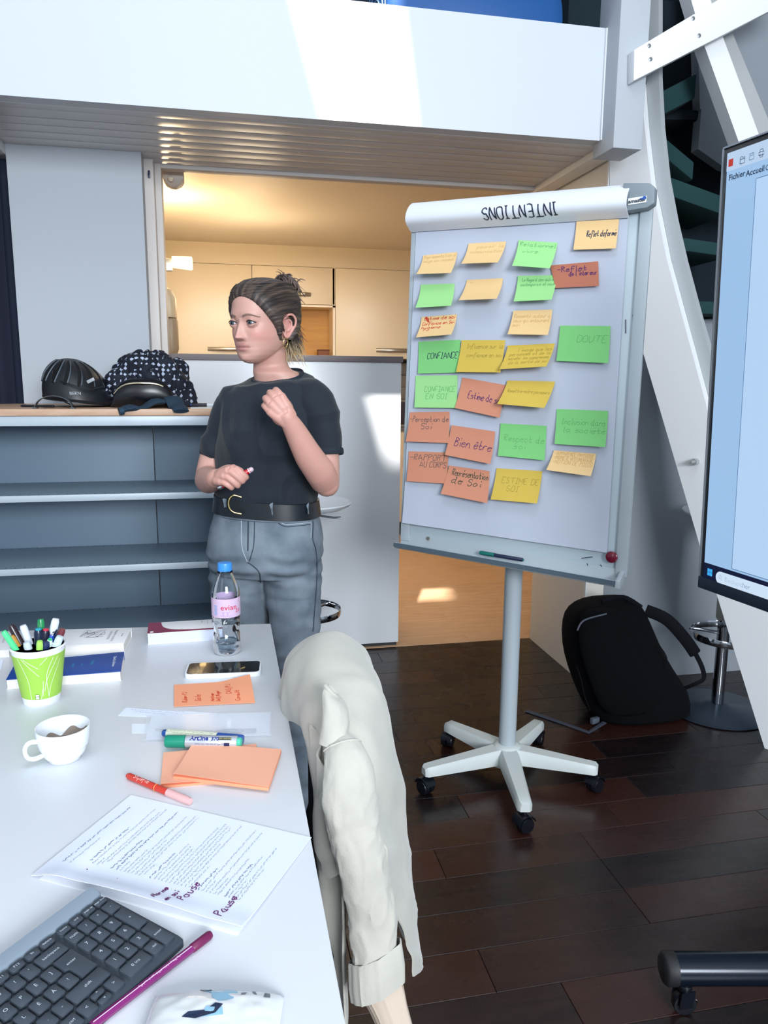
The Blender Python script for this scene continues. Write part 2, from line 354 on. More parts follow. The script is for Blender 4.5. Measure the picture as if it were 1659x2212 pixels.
mk('inner_string', (V_, F_), mat('string_grey', 'AEB3B6', .6), st)
def tread(pa, pb, y0, y1, th, m, name='tread'):
    a = PY(*pa, y0); b = PY(*pb, y0); w = (b[2]-a[2])
    V = [(a[0], y0, a[2]), (b[0], y0, b[2]), (b[0]+.02, y1, b[2]), (a[0]-.02, y1, a[2])]
    return mk(name, prism(V, (0, 0, -th)), m, st, bevel=.008)
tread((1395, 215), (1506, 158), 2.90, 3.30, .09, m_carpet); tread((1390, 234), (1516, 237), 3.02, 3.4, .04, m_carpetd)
tread((1395, 262), (1500, 350), 2.93, 3.3, .07, m_carpet); tread((1410, 368), (1575, 428), 2.90, 3.25, .07, m_carpet)
tread((1430, 506), (1580, 528), 2.86, 3.2, .05, m_carpet); tread((1470, 649), (1600, 653), 2.82, 3.15, .05, m_carpet)
tread((1480, 800), (1620, 800), 2.75, 2.94, .05, m_carpet)
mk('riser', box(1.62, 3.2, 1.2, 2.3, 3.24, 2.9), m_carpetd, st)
nz = PP(1505, 997, SA, SN); nz = nz+A_((-.866, -.5, 0))*.002
mk('bolt_nut', join(lathe([(0, 0), (.013, 0), (.013, .022), (0, .022)], nz, 6, (-.866, -.5, 0)), lathe([(0, .02), (.006, .02), (.006, .045), (0, .046)], nz, 10, (-.866, -.5, 0))), mat('zinc', 'B9BCBD', .4, .6), st)
# blue mat on the loft, curtain
bm_ = thing('rolled_mat', 'large rolled blue foam mat lying on the loft behind the white parapet', 'mat', (.95, 3.1, 2.40))
m_blue = mat('blue_foam', '15508F', .6, bump=(200, .2)); rr = .235
mk('roll', lathe([(0, 0), (rr-.02, 0), (rr, .02), (rr, .62), (rr-.03, .67), (0, .67)], (.60, 3.11, 2.402+rr), 40, (1, 0, 0)), m_blue, bm_, smooth=True)
sp_ = [(.598, 3.11+math.cos(a)*r_, 2.402+rr+math.sin(a)*r_) for a, r_ in [(i*.25, .03+.0075*i*.25) for i in range(100)]]
mk('spiral_edge', tube(sp_, .0025, 5), mat('pale_blue', '9CC4E8', .6), bm_)
cv = lambda u, v: (-1.02+.19*u, 3.33+.02*math.sin(u*14), 1.215+v*.93)
mk('curtain', sheet(cv, 30, 4, .004), mat('navy_cloth', '10162C', .9), smooth=True, label='narrow dark navy curtain hanging at the left edge beside the white wall', cat='curtain')
# ---------------------------------------------------------------- bar counter and kitchen
m_lam = mat('white_laminate', 'E2E5E9', .28); m_wtop = mat('taupe_worktop', '7A7072', .5); m_cab = mat('cream_cabinet', 'E8D9BE', .35); m_steel = mat('brushed_steel', 'B5B0A6', .35, .9)
m_shadowgap = mat('shadow_gap', '3A3630', .8); m_niche = mat('niche_oak', 'C99A55', .6, var=(3, 'B5854A'), stretch=(1, 1, 8)); m_tile = mat('taupe_tile', '8B8178', .4); m_base = mat('black_plinth', '2A2B30', .6)
bar = thing('bar_counter', 'tall white breakfast bar with taupe worktop between kitchen and meeting room', 'counter', (.3, 3.6, 0))
mk('panel', box(-.235, 3.565, .02, .822, 3.60, 1.402), m_lam, bar, bevel=.002); mk('panel', box(.786, 3.601, .02, .822, 4.05, 1.402), m_lam, bar, bevel=.002)
mk('plinth', box(-.235, 3.58, 0, .815, 3.62, .02), m_base, bar)
mk('worktop', box(-.235, 3.556, 1.403, .829, 4.06, 1.430), m_wtop, bar, bevel=.002)
YC = 6.45
def pxz(px, py): p = PY(px, py, YC); return p[0], p[2]
zt = pxz(545, 572)[1]; zb = pxz(545, 771)[1]; zd = pxz(650, 657)[1]
xs = [pxz(352, 600)[0]-.25, pxz(545, 650)[0], pxz(724, 650)[0], pxz(935, 650)[0], pxz(1140, 650)[0]]
names = ['cream kitchen wall cabinet left of the open oak niche', 'cream kitchen wall cabinet with short door above the open oak niche', 'tall cream kitchen wall cabinet directly right of the open oak niche', 'cream kitchen wall cabinet mostly hidden behind the flipchart']
hp = [(490, 754), (655, 636), (850, 757), (1070, 760)]
for i in range(4):
    x0, x1 = xs[i], xs[i+1]
    c = thing('wall_cabinet', names[i], 'cabinet', ((x0+x1)/2, 6.6, zb), 'kitchen wall cabinets')
    z0 = zd if i == 1 else zb
    if i == 1:
        mk('body', join(box(x0, YC+.02, zb, x0+.02, 6.88, zt), box(x1-.02, YC+.0, zb, x1, 6.88, zt), box(x0, YC+.02, zt-.02, x1, 6.88, zt), box(x0, YC+.0, zb, x1, 6.88, zb+.02), box(x0, YC+.0, zd-.02, x1, 6.88, zd-.004), box(x0, 6.86, zb, x1, 6.88, zt)), m_cab, c)
        mk('niche_lining', join(box(x0+.02, 6.70, zb+.02, x1-.02, 6.72, zd-.02), box(x0+.021, YC+.03, zb+.02, x0+.026, 6.7, zd-.02)), m_niche, c)
    else: mk('body', box(x0+.001, YC+.02, z0, x1-.001, 6.88, zt), m_cab, c)
    mk('door', box(x0+.003, YC, z0+(.0 if i != 1 else .0), x1-.003, YC+.019, zt-.003), m_cab, c, bevel=.002)
    hx_, hz_ = pxz(*hp[i]); w = .30 if i != 1 else .12
    hz_ = max(hz_, z0+.035)
    hp_ = [(hx_-w/2+w*k/12, YC-.004-.028*math.sin(math.pi*k/12), hz_) for k in range(13)]
    mk('handle', tube(hp_, [(.016, .006)]*13, 8), m_steel, c, smooth=True)
mk('trim_8', join(box(-.47, YC+.03, zt+.004, 2.6, 6.88, zt+.17), box(-.47, YC+.06, zt+.17, 2.6, 6.88, 2.385)), m_cab, kind='structure')
mk('trim_9', box(-.47, YC+.05, 2.352, 2.6, YC+.059, 2.384), m_shadowgap, kind='structure')  # dark strip paints in the shade of the gap under the ceiling
x_, z_ = pxz(702, 757)
nb = thing('spice_box', 'small brown box standing in the open oak niche', 'box', (x_, 6.55, zb+.02))
mk('box_body', box(x_-.05, 6.50, zb+.021, x_+.045, 6.58, zb+.06), mat('brown_box', '7A4A2C', .6), nb, bevel=.003); mk('box_lid', box(x_-.052, 6.498, zb+.061, x_+.047, 6.582, zb+.072), mat('brown_lid', '6A3C22', .6), nb, bevel=.002)
# splashback tiles and base units seen through the passage
sb = mk('wall_splashback', box(.3, 6.84, .92, 2.6, 6.89, zb-.003), m_base, kind='structure')
for r_ in range(5):
    for c_ in range(8):
        if .3+.29*c_ > .9 and .3+.29*c_ < 2.3: mk('tile', box(.3+.29*c_+.002, 6.825, .925+.108*r_+.002, .3+.29*(c_+1)-.002, 6.845, .925+.108*(r_+1)-.002), m_tile, sb, bevel=.002)
bc = thing('base_cabinet', 'cream kitchen base cabinet run seen through the passage beside the bar', 'cabinet', (1.2, 6.5, 0))
mk('body', box(.3, 6.20, .12, 2.59, 6.82, .90), m_cab, bc); mk('plinth', box(.3, 6.26, 0, 2.59, 6.80, .118), m_base, bc)
mk('worktop', box(.3, 6.16, .902, 2.59, 6.822, .922), m_wtop, bc, bevel=.002)
for a in (.3, .9, 1.5, 2.05): mk('door', box(a+.004, 6.178, .13, min(a+.6, 2.59)-.004, 6.199, .89), m_cab, bc, bevel=.002)
ap = thing('coffee_machine', 'dark appliance on the kitchen worktop behind the flipchart edge', 'appliance', (1.36, 6.4, .922))
mk('housing', box(1.26, 6.30, .923, 1.50, 6.58, 1.13), mat('dark_appliance', '3A3340', .35), ap, bevel=.012); mk('drip_tray', box(1.28, 6.24, .923, 1.48, 6.299, .945), m_steel, ap, bevel=.004)
# wall lamp
YL = 4.9
a = PY(372, 556, YL); b = PY(416, 582, YL)
wl = thing('wall_lamp', 'glowing frosted glass wall lamp on the left kitchen wall', 'lamp', (-.4, YL, b[2]))
m_lampg = mat('lit_glass', 'FFE9BC', .4, emit=('FFD48C', 5))
z0, z1 = b[2], a[2]
mk('shade', join(*[loft([[(x, YL-.05*s, z0+dz), (x, YL+.05*s, z0+dz), (x, YL+.06*s, z1-.0), (x, YL-.06*s, z1-.0)] for x, s, dz in ((a[0], .8, .01), (b[0]-.01, 1, 0), (b[0], .96, .004))])]), m_lampg, wl, bevel=.004)
c = PY(362, 588, YL)
mk('bracket', join(box(-.469, YL-.045, z0-.02, -.45, YL+.045, z1+.01), box(-.45, YL-.02, z0-.015, a[0], YL+.02, z1-.01)), m_steel, wl, bevel=.003)
kl = light('lamp_bulb', 'POINT', (-.30, YL, z1+.10), 12, (1, .76, .46), .03)
kl2 = light('lamp_fill', 'POINT', (.2, 5.4, 1.95), 10, (1, .80, .54), .2)
# wall dispenser and detector
YD = 4.3
p0 = PY(386, 765, YD); p1 = PY(386, 620, YD); xr = p0[0]; zc = PY(386, 690, YD)[2]
dp = thing('soap_dispenser', 'beige wall-mounted dispenser with rounded top beside the kitchen lamp', 'dispenser', (xr-.07, YD, p0[2]))
def rs_sec(x0, x1, y, z, r): return [(x0, y-r, z), (x1-.02, y-r, z), (x1, y-r+.02, z), (x1, y+r-.02, z), (x1-.02, y+r, z), (x0, y+r, z)]
xl = -.469
mk('tank', loft([rs_sec(xl, xr-.004, YD, zc+.004, .08), rs_sec(xl, xr-.004, YD, p1[2]-.06, .08), rs_sec(xl, xr-.02, YD, p1[2]-.02, .07), rs_sec(xl, xr-.06, YD, p1[2], .05)]), mat('beige_plastic', 'D9C6A4', .4), dp, bevel=.008)
mk('base', loft([rs_sec(xl, xr-.01, YD, p0[2], .075), rs_sec(xl, xr, YD, p0[2]+.03, .085), rs_sec(xl, xr, YD, zc, .085)]), mat('taupe_plastic', 'A8947A', .45), dp, bevel=.006)
ed = thing('motion_detector', 'white plastic detector fixed at the top of the kitchen opening', 'detector', (-.19, 3.66, 2.12))
q0 = PY(352, 380, 3.66); q1 = PY(398, 408, 3.66)
mk('housing', loft([[(q0[0]-.0+dx, 3.62+dy, z), (q1[0]-dx, 3.62+dy, z), (q1[0]-dx, 3.72-dy, z), (q0[0]+dx, 3.72-dy, z)] for dx, dy, z in ((0, 0, q0[2]+.03), (.0, 0, q1[2]+.035), (.012, .01, q1[2]+.015), (.035, .03, q1[2]-.0))]), mat('detector_white', 'CFC6BE', .5), ed, bevel=.006)
mk('lens', lathe([(0, -.012), (.008, -.01), (.013, 0), (.013, .004), (0, .004)], (q0[0]+.035, 3.615, q1[2]+.028), 14), mat('lens_cream', 'F3E6D0', .3), ed, smooth=True)  # plain pale cream lens
hk = thing('wall_hook', 'tiny dark hook high on the wall edge beside the kitchen opening', 'hook', (-.283, 3.43, 2.08))
h0 = PY(322, 376, 3.43); mk('plate', obox(h0, ((1, 0, 0), (0, 1, 0), (0, 0, 1)), (.004, .004, .014)), mat('hook_blue', '1E2C4A', .4), hk, bevel=.001); mk('peg', tube([h0+A_((0, -.004, 0)), h0+A_((0, -.018, -.004)), h0+A_((0, -.02, .006))], .003, 8), MATS['hook_blue'], hk)
# ---------------------------------------------------------------- metal shelf unit
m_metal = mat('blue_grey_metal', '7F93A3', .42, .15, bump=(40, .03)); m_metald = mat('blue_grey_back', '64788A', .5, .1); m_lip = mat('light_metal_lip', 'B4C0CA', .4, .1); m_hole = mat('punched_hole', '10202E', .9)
m_beech = mat('beech_top', 'C9A78C', .45, var=(6, 'BC967A'), stretch=(2, 12, 12)); m_beechE = mat('beech_edge', 'CDAA8B', .5)
SU0, SU1, YF, YB = -1.75, .06, 2.80, 3.16
su = thing('metal_shelf_unit', 'low blue-grey metal shelf unit with beech top under the helmet and scarf', 'shelf', (-.8, 3.0, 0))
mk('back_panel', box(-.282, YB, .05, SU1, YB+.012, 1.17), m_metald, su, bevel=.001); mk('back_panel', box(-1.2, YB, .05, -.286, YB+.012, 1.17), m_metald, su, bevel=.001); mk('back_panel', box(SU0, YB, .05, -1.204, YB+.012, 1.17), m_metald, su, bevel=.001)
mk('side_panel', box(SU1, YF, 0, SU1+.018, YB+.012, 1.19), m_metal, su, bevel=.002); mk('side_panel', box(SU0-.018, YF, 0, SU0, YB+.012, 1.19), m_metal, su, bevel=.002)
mk('top_rail', box(SU0, YF+.006, 1.158, SU1+.016, YF+.03, 1.192), m_lip, su, bevel=.002)
mk('worktop', box(SU0-.03, YF-.004, 1.193, SU1+.03, 3.345, 1.2165), [m_beech], su, bevel=.0015)
for z in (.917, .657, .395, .13):
    s_ = mk('shelf', box(SU0+.001, YF+.008, z-.012, SU1-.001, YB-.002, z), m_metal, su, bevel=.0015)
    mk('lip', box(SU0+.001, YF, z-.022, SU1-.001, YF+.007, z+.001), m_lip, s_, bevel=.001)
    hs = []
    for y in (YF+.022, YB-.014):
        x = SU0+.03
        while x < SU1-.02: hs.append(lathe([(.0025, 0), (.0025, .0006), (0, .0007)], (x, y, z), 6)); x += .0315
    mk('punched_holes', join(*hs), m_hole, s_, kind='stuff')
# ---- things on the shelf top
ZT = 1.2168
m_blk = mat('black_plastic', '1A1D23', .45); m_blkm = mat('matt_black', '16181D', .6); m_vent = mat('vent_black', '04050A', .9)
hm = thing('bicycle_helmet', 'black vented bicycle helmet on the beech shelf top beside the scarf', 'helmet', (-.56, 3.05, ZT))
hc = PY(172, 868, 3.02); hcx = hc[0]
def helm(u, v, off=0):
    a = math.pi*(v); e = u*math.pi*.5  # e elevation 0..90
    R = A_((.115+off, .135+off, .142+off)); p = A_((math.cos(e)*math.cos(2*math.pi*v), math.cos(e)*math.sin(2*math.pi*v), math.sin(e)))
    x = p*R; t = -.28; x = A_((x[0]*math.cos(t)+x[2]*math.sin(t)*.6, x[1], x[2]-.12*x[0])); x[2] += .012
    return A_((hcx, 3.04, ZT+.006))+x
mk('shell', sheet(lambda u, v: helm(u, v), 14, 48, .016), m_blk, hm, smooth=True)
for k in range(7):
    v0 = .53+.065*k
    P = [helm(.25+.5*i/8, v0+.03*math.sin(i/4), .0165) for i in range(9)]; Pe = [helm(.27+.48*i/8, v0+.016+.03*math.sin(i/4), .0165) for i in range(9)]
    mk('vent', tube(P, [(.003, .004+.005*math.sin(math.pi*i/8)) for i in range(9)], 8), m_vent, hm, smooth=True); mk('vent_edge', tube(Pe, .0026, 6), mat('vent_edge_highlight', '5A626C', .4) if 'vent_edge_highlight' not in MATS else MATS['vent_edge_highlight'], hm, smooth=True)  # lighter grey along each vent edge is a painted highlight
mk('rim', tube([helm(0.03, i/40, .013) for i in range(41)], .006, 8), m_vent, hm, smooth=True)
mk('strap', join(tube(smoothpath([helm(.05, .62), PY(116, 800, 2.93), PY(112, 830, 2.93), PY(130, 862, 2.91), A_((PY(165, 868, 2.9)[0], 2.9, ZT+.004))], 5), [(.0015, .008)]*21, 6), tube(smoothpath([PY(128, 822, 2.905), PY(160, 832, 2.892), PY(190, 842, 2.90), PY(222, 835, 2.93)], 5), [(.0012, .005)]*16, 6)), m_blkm, hm, smooth=True)
mk('buckle', obox(PY(196, 822, 2.905), ((1, 0, .5), (0, 1, 0), (-.5, 0, 1)), (.014, .003, .006)), mat('grey_buckle', '9AA0A6', .4), hm, bevel=.002)
mk('badge_lettering', fonttext('BERN', .016, lambda u, v: PY(150, 853, 2.882)+A_((u, 0, v))), mat('badge_grey', 'A9AFB5', .5), hm)
# scarf
m_scarf = bpy.data.materials.new('patterned_scarf'); m_scarf.use_nodes = True
_N = m_scarf.node_tree.nodes; _L = m_scarf.node_tree.links; _b = _N['Principled BSDF']; _b.inputs['Roughness'].default_value = .8
_tc = _N.new('ShaderNodeTexCoord'); _v = _N.new('ShaderNodeTexVoronoi'); _v.distance = 'MANHATTAN'; _v.inputs['Scale'].default_value = 52; _v.inputs['Randomness'].default_value = .35; _L.new(_tc.outputs['Object'], _v.inputs[0])
_cr = _N.new('ShaderNodeValToRGB'); _cr.color_ramp.interpolation = 'CONSTANT'; _cr.color_ramp.elements[0].color = (*srgb('AEB8CC'), 1); _cr.color_ramp.elements[1].position = .46; _cr.color_ramp.elements[1].color = (*srgb('0A1224'), 1)
_L.new(_v.outputs['Distance'], _cr.inputs[0]); _L.new(_cr.outputs[0], _b.inputs['Base Color'])
sc = thing('scarf', 'navy scarf with small pale geometric pattern heaped over a black bag', 'scarf', (-.3, 3.05, ZT))
sx0 = PY(215, 860, 3.0)[0]; sx1 = PY(424, 860, 3.0)[0]; szt = PY(320, 766, 3.05)[2]
def scarf(u, v):
    a = u*2*math.pi; e = v*math.pi/2; cx_ = (sx0+sx1)/2; hw = (sx1-sx0)/2
    r = math.cos(e)**.75; p = A_((math.cos(a)*r, math.sin(a)*r, math.sin(e)**.85))
    w = 1+.16*noise.noise(Vector(p*2.6))+.07*noise.noise(Vector(p*7))+.05*math.sin(10*p[0]+6*p[2]+3*p[1])
    q = A_((cx_+p[0]*hw*w, 3.06+p[1]*.13*w, ZT+.004+p[2]*(szt-ZT)*min(w, 1.08)))
    if p[0] < -.0: q[2] -= .03*(-p[0])*p[2]
    q[2] = max(q[2], ZT+.004)
    return q
mk('cloth', sheet(scarf, 90, 30), m_scarf, sc, smooth=True)
fr = []
for k in range(7):
    a = .55+k*.28; P = []
    for i in range(16):
        t = i/15; b_ = a+.9*math.sin(t*2.2+k)*.5; r = 1.02-.8*t; P.append(A_(((sx0+sx1)/2+math.cos(math.pi+b_)*.5*(sx1-sx0)*r*1.0, 3.06+math.sin(math.pi+b_)*.135*r, ZT+.012+(szt-ZT)*math.sin(math.acos(min(1, max(0, r*.98))))*1.0)))
    fr.append(tube(P, [(.009, .013)]*16, 8))
mk('fold', join(*fr), m_scarf, sc, smooth=True)
bg = thing('belt_bag', 'shiny black belt bag lying in front of the heaped scarf', 'bag', (-.36, 2.92, ZT))
b0 = PY(238, 860, 2.9)[0]; b1 = PY(380, 860, 2.9)[0]; bz = PY(300, 820, 2.9)[2]
S = []
for i in range(17):
    t = i/16; x = b0+(b1-b0)*t; h = (bz-ZT)*(1-abs(2*t-1)**3.2)**.6+.004; S.append([(x, 2.91+.035*math.cos(a_)*(.4+.6*math.sin(math.pi*t)), ZT+.002+h*(.5+.5*math.sin(a_))) for a_ in [2*math.pi*k/16 for k in range(16)]])
mk('pouch', loft(S), mat('shiny_black', '0A0C14', .3), bg, smooth=True)
P = [A_((b0+(b1-b0)*t, 2.905-.028*math.sin(math.pi*t), ZT+.006+(bz-ZT)*(.82*(1-abs(2*t-1)**3.2)**.6))) for t in [i/16 for i in range(1, 14)]]
mk('zipper', tube(P, [(.003, .0035)]*len(P), 6), mat('zip_gold', 'C9BEA0', .3, .8), bg, smooth=True)
gl = thing('denim_garment', 'dark blue garment trailing from under the scarf over the shelf edge', 'clothing', (-.32, 2.80, ZT))
m_den = mat('dark_blue_cloth', '1C3244', .85, bump=(150, .3))
def limb(px0, px1, w0, w1, y0, y1):
    a = PY(*px0, y0); b = PY(*px1, y1); a[2] = max(a[2], ZT+.012); P = [a+(b-a)*i/10+A_((0, 0, .006*math.sin(i*.9))) for i in range(11)]
    return tube(P, [(.010+.003*math.sin(i), w0+(w1-w0)*i/10) for i in range(11)], 14, up=(0, 0, 1))
mk('sleeve', limb((350, 868), (262, 888), .03, .022, 2.87, 2.785), m_den, gl, smooth=True)
mk('sleeve', limb((372, 862), (392, 890), .034, .028, 2.88, 2.785), m_den, gl, smooth=True)
mk('cuff', tube([PY(266, 887, 2.786), PY(257, 889, 2.782)], [(.014, .025), (.013, .026)], 14, up=(0, 0, 1)), mat('cuff_blue', '243E54', .8), gl, smooth=True)
# pen, plastic arc, marker, paper on shelf
def pen(name, label, a, b, r, mats, group=None, capf=.35, cat='pen'):
    "capped pen: barrel, cap, tip plug"
    a = A_(a); b = A_(b); t = nrm(b-a); L_ = np.linalg.norm(b-a); o = thing(name, label, cat, tuple((a+b)/2-A_((0, 0, r))), group)
    mb, mc, mt = mats
    mk('barrel', lathe([(0, 0), (r*.8, .0008), (r*.95, .003), (r*.95, L_*(1-capf))], a, 16, t), mb, o, smooth=True)
    mk('cap', lathe([(r*.96, L_*(1-capf)+.0005), (r*1.08, L_*(1-capf)+.001), (r*1.08, L_-.006), (r*.85, L_-.0005), (0, L_)], a, 16, t), mc, o, smooth=True)
    mk('end_plug', lathe([(0, -.0025), (r*.6, -.002), (r*.62, .0005), (0, .001)], a, 12, t), mt, o, smooth=True)
    return o
zz = ZT+.006
pa = PY(42, 868, 2.90); pb = PY(118, 868, 2.90)
pen('pen', 'slim black pen lying at the left end of the beech shelf top', (pa[0], 2.92, zz), (pb[0], 2.89, zz), .0045, (m_blk, m_blk, m_blk))
ar = thing('plastic_band', 'curved dark grey plastic band standing on the shelf top before the helmet', 'band', (-.6, 2.86, ZT))
c0 = PY(117, 878, 2.85); Ra = .062
mk('arc', sheet(lambda u, v: A_((c0[0]-math.cos(math.pi*u)*Ra, 2.835+.03*v, ZT+.001+math.sin(math.pi*u)*Ra*.70)), 24, 2, .002), mat('grey_translucent', '4A5056', .35), ar, smooth=True)
mk('foot', box(c0[0]-Ra-.006, 2.833, ZT, c0[0]-Ra+.008, 2.867, ZT+.004), MATS['grey_translucent'], ar); mk('foot', box(c0[0]+Ra-.008, 2.833, ZT, c0[0]+Ra+.006, 2.867, ZT+.004), MATS['grey_translucent'], ar)
m_paper = mat('paper', 'EEF0F4', .8, bump=(8, .1, .004)); m_paperb = mat('paper_bluish', 'E6ECFA', .75, bump=(6, .12, .004))
p0 = PY(412, 873, 2.9)[0]; p1 = PY(462, 873, 2.9)[0]
mk('paper_note', box(p0, 2.83, ZT, p1, 2.95, ZT+.0012), m_paper, label='small white paper under the blue marker on the beech shelf', cat='paper')
pen('marker', 'black and blue marker lying on white paper at the shelf end', (p0+.0, 2.93, ZT+.0092), (p1+.02, 2.93, ZT+.0092), .007, (mat('marker_black', '20232C', .4), mat('marker_white', 'D6DAE0', .4), mat('marker_blue', '2F4FC0', .4)), capf=.45)
# ---------------------------------------------------------------- stools
m_chrome = mat('chrome', 'C8CCD2', .08, 1); m_seat = mat('seat_white', 'DDE2E8', .3); m_sleeve = mat('sleeve_greige', 'A7A69F', .5); m_bdisc = mat('base_steel', '4E5A68', .3, .8)
def stool(x, y, label, hz=.80):
    o = thing('bar_stool', label, 'stool', (x, y, 0), 'white bar stools')
    mk('base', lathe([(0, 0), (.195, 0), (.2, .004), (.19, .010), (.06, .016), (.035, .03), (0, .03)], (x, y, 0), 48), m_bdisc, o, smooth=True)
    mk('post', lathe([(.024, .031), (.024, .42), (0, .42)], (x, y, 0), 24), m_chrome, o, smooth=True)
    mk('sleeve', lathe([(.03, .385), (.034, .39), (.034, hz-.04), (.03, hz-.035), (0, hz-.035)], (x, y, 0), 24), m_sleeve, o, smooth=True)
    mk('seat', lathe([(0, -.03), (.05, -.034), (.15, -.022), (.185, -.006), (.192, .004), (.188, .008), (.17, .0), (.1, -.008), (0, -.010)], (x, y, hz), 48), m_seat, o, smooth=True)
    fz = .33; P = [(x+.14*math.cos(a), y-.03+.14*math.sin(a), fz) for a in [2*math.pi*k/40 for k in range(41)]]
    f = mk('footrest', join(*[tube(P, [(.014, .003)]*41, 6, up=(0, 0, 1), cap=False), tube([(x+.1, y+.08, fz), (x+.02, y, fz), (x-.02, y, fz), (x-.1, y+.08, fz)], .007, 8)]), m_chrome, o, smooth=True)
    mk('lever', tube([(x+.02, y, hz-.05), (x+.12, y+.02, hz-.07), (x+.15, y+.02, hz-.07)], .005, 8), m_chrome, o, smooth=True)
    return o
s1 = PZ(757, 1087, .80); stool(s1[0]-.185, 3.20, 'white bar stool half hidden behind the standing woman, by the bar')
s2 = PZ(1548, 1532, .0); stool(s2[0], s2[1], 'white bar stool with chrome footrest under the staircase behind the backpack', .82)
# ---------------------------------------------------------------- backpack
YBk = 2.60
bk = thing('backpack', 'large black backpack on the dark floor leaning below the flipchart right side', 'backpack', (1.55, YBk, 0))
m_bp = mat('black_nylon', '05060B', .9, bump=(250, .3), spec=.15); m_bp2 = mat('black_webbing', '090B12', .9, spec=.2)
rows = [(1585, 1292, 1462, .11), (1560, 1282, 1485, .13), (1500, 1262, 1486, .14), (1450, 1245, 1452, .135), (1400, 1234, 1428, .13), (1350, 1238, 1412, .12), (1325, 1250, 1402, .10), (1308, 1275, 1392, .07), (1301, 1310, 1375, .035)]
S = []
for py, a, b, d in rows:
    pa = PY(a, py, YBk); pb = PY(b, py, YBk); z = max((pa[2]+pb[2])/2, .004)
    if py == 1585: z = .004
    cx_ = (pa[0]+pb[0])/2; hw = (pb[0]-pa[0])/2; yy = YBk+.02+.12*z
    S.append([(cx_+hw*np.sign(math.cos(t))*abs(math.cos(t))**.7, yy+d*np.sign(math.sin(t))*abs(math.sin(t))**.75, z) for t in [2*math.pi*k/28 for k in range(28)]])
mk('main_body', loft(S), m_bp, bk, smooth=True, sub=1)
S2 = []
for i, (py, a, b, d) in enumerate(rows[1:7]):
    pa = PY(a+34, py, YBk-d); pb = PY(b-40, py, YBk-d); z = max((pa[2]+pb[2])/2, .02); yy = YBk+.02+.12*z-d*.92; dd = .03*math.sin(math.pi*(i+.6)/6)+.012
    S2.append([((pa[0]+pb[0])/2+(pb[0]-pa[0])/2*math.cos(t), yy+dd*math.sin(t), z) for t in [2*math.pi*k/20 for k in range(20)]])
mk('front_pocket', loft(S2), m_bp, bk, smooth=True, sub=1)
def strap(px, ys, w, name='shoulder_strap', th=.008, up=(0, 1, 0)):
    P = smoothpath([PY(p[0], p[1], y) for p, y in zip(px, ys)], 5); return mk(name, tube(P, [(th, w)]*len(P), 8, up=up), m_bp2, bk, smooth=True)
strap([(1395, 1318), (1440, 1338), (1478, 1378), (1502, 1412)], [2.62, 2.58, 2.56, 2.56], .024)
strap([(1500, 1408), (1516, 1440), (1520, 1466), (1500, 1478), (1478, 1487)], [2.56, 2.55, 2.55, 2.56, 2.60], .010, 'lower_strap', .004)
strap([(1385, 1312), (1345, 1290), (1300, 1300)], [2.62, 2.62, 2.62], .010, 'grab_handle', .005)
strap([(1478, 1487), (1484, 1500), (1478, 1530)], [2.60, 2.60, 2.60], .004, 'side_cord', .003); strap([(1425, 1395), (1440, 1420), (1438, 1445)], [2.52, 2.52, 2.52], .002, 'side_cord', .002)
strap([(1246, 1440), (1256, 1470), (1262, 1500), (1275, 1535)], [2.50, 2.48, 2.48, 2.48], .002, 'side_cord', .002)
a = PZ(1137, 1535, .003); b = PZ(1210, 1560, .003); c = PZ(1272, 1582, .003)
mk('hip_belt', tube([a, b, c, c+A_((.08, .03, .02))], [(.0025, .012)]*4, 6, up=(0, 0, 1)), mat('grey_webbing', '3A4150', .8), bk)
mk('buckle', obox(PZ(1285, 1556, .02), ((1, .3, 0), (-.3, 1, 0), (0, 0, 1)), (.018, .008, .012)), mat('buckle_grey', '5A6270', .4), bk, bevel=.003)
mk('zipper', tube(smoothpath([PY(1247, 1362, 2.47), PY(1262, 1340, 2.48), PY(1310, 1326, 2.50)], 5), .003, 6), mat('zip_grey', '59606E', .4), bk)
# ---------------------------------------------------------------- flipchart
PHI, TL = .742, .068
BD = A_((math.cos(PHI), -math.sin(PHI), 0)); BN0 = A_((-math.sin(PHI), -math.cos(PHI), 0)); BU = A_((0, 0, math.cos(TL)))-BN0*math.sin(TL); BN = BN0*math.cos(TL)+A_((0, 0, math.sin(TL)))
BC = A_((.824, 2.161, .776))
def B(px, py, lift=0): return PP(px, py, BC+BN*lift, BN)
m_fg = mat('flip_grey', 'A8B2B8', .4, bump=(50, .03)); m_fgl = mat('flip_board', 'B4C2C9', .3); m_fgd = mat('flip_dark_edge', '4B5A66', .5); m_base5 = mat('base_beige', 'C6CDCB', .5, bump=(60, .1)); m_clampg = mat('clamp_grey', '7E8990', .45)
fc = thing('flipchart_stand', 'grey mobile flipchart stand on a five-legged castor base', 'flipchart', (.90, 2.25, 0))
cr = [B(868, 1166), B(1352, 1247), B(1411, 420), B(893, 460)]
mk('board', prism([c-BN*.022 for c in cr], BN*.020), m_fgl, fc, bevel=.004)
e0, e1 = B(1352, 1247), B(1411, 420); w_ = BD*.030
mk('frame_side', prism([e0-w_-BN*.0, e0+w_*.1, e1+w_*.1, e1-w_], BN*.006), m_fg, fc, bevel=.0025)
e0, e1 = B(868, 1166), B(893, 470); mk('frame_side', prism([e0-w_*.1, e0+w_, e1+w_, e1-w_*.1], BN*.006), m_fg, fc, bevel=.0025)
t0, t1 = B(866, 1170), B(1338, 1252); up = nrm(np.cross(t1-t0, BN)); up = up if up[2] > 0 else -up
prof = [(-.002, -.012), (.04, -.016), (.046, -.010), (.047, .004), (.043, .004), (.041, -.008), (.004, -.004), (.0, .030), (-.002, .030)]
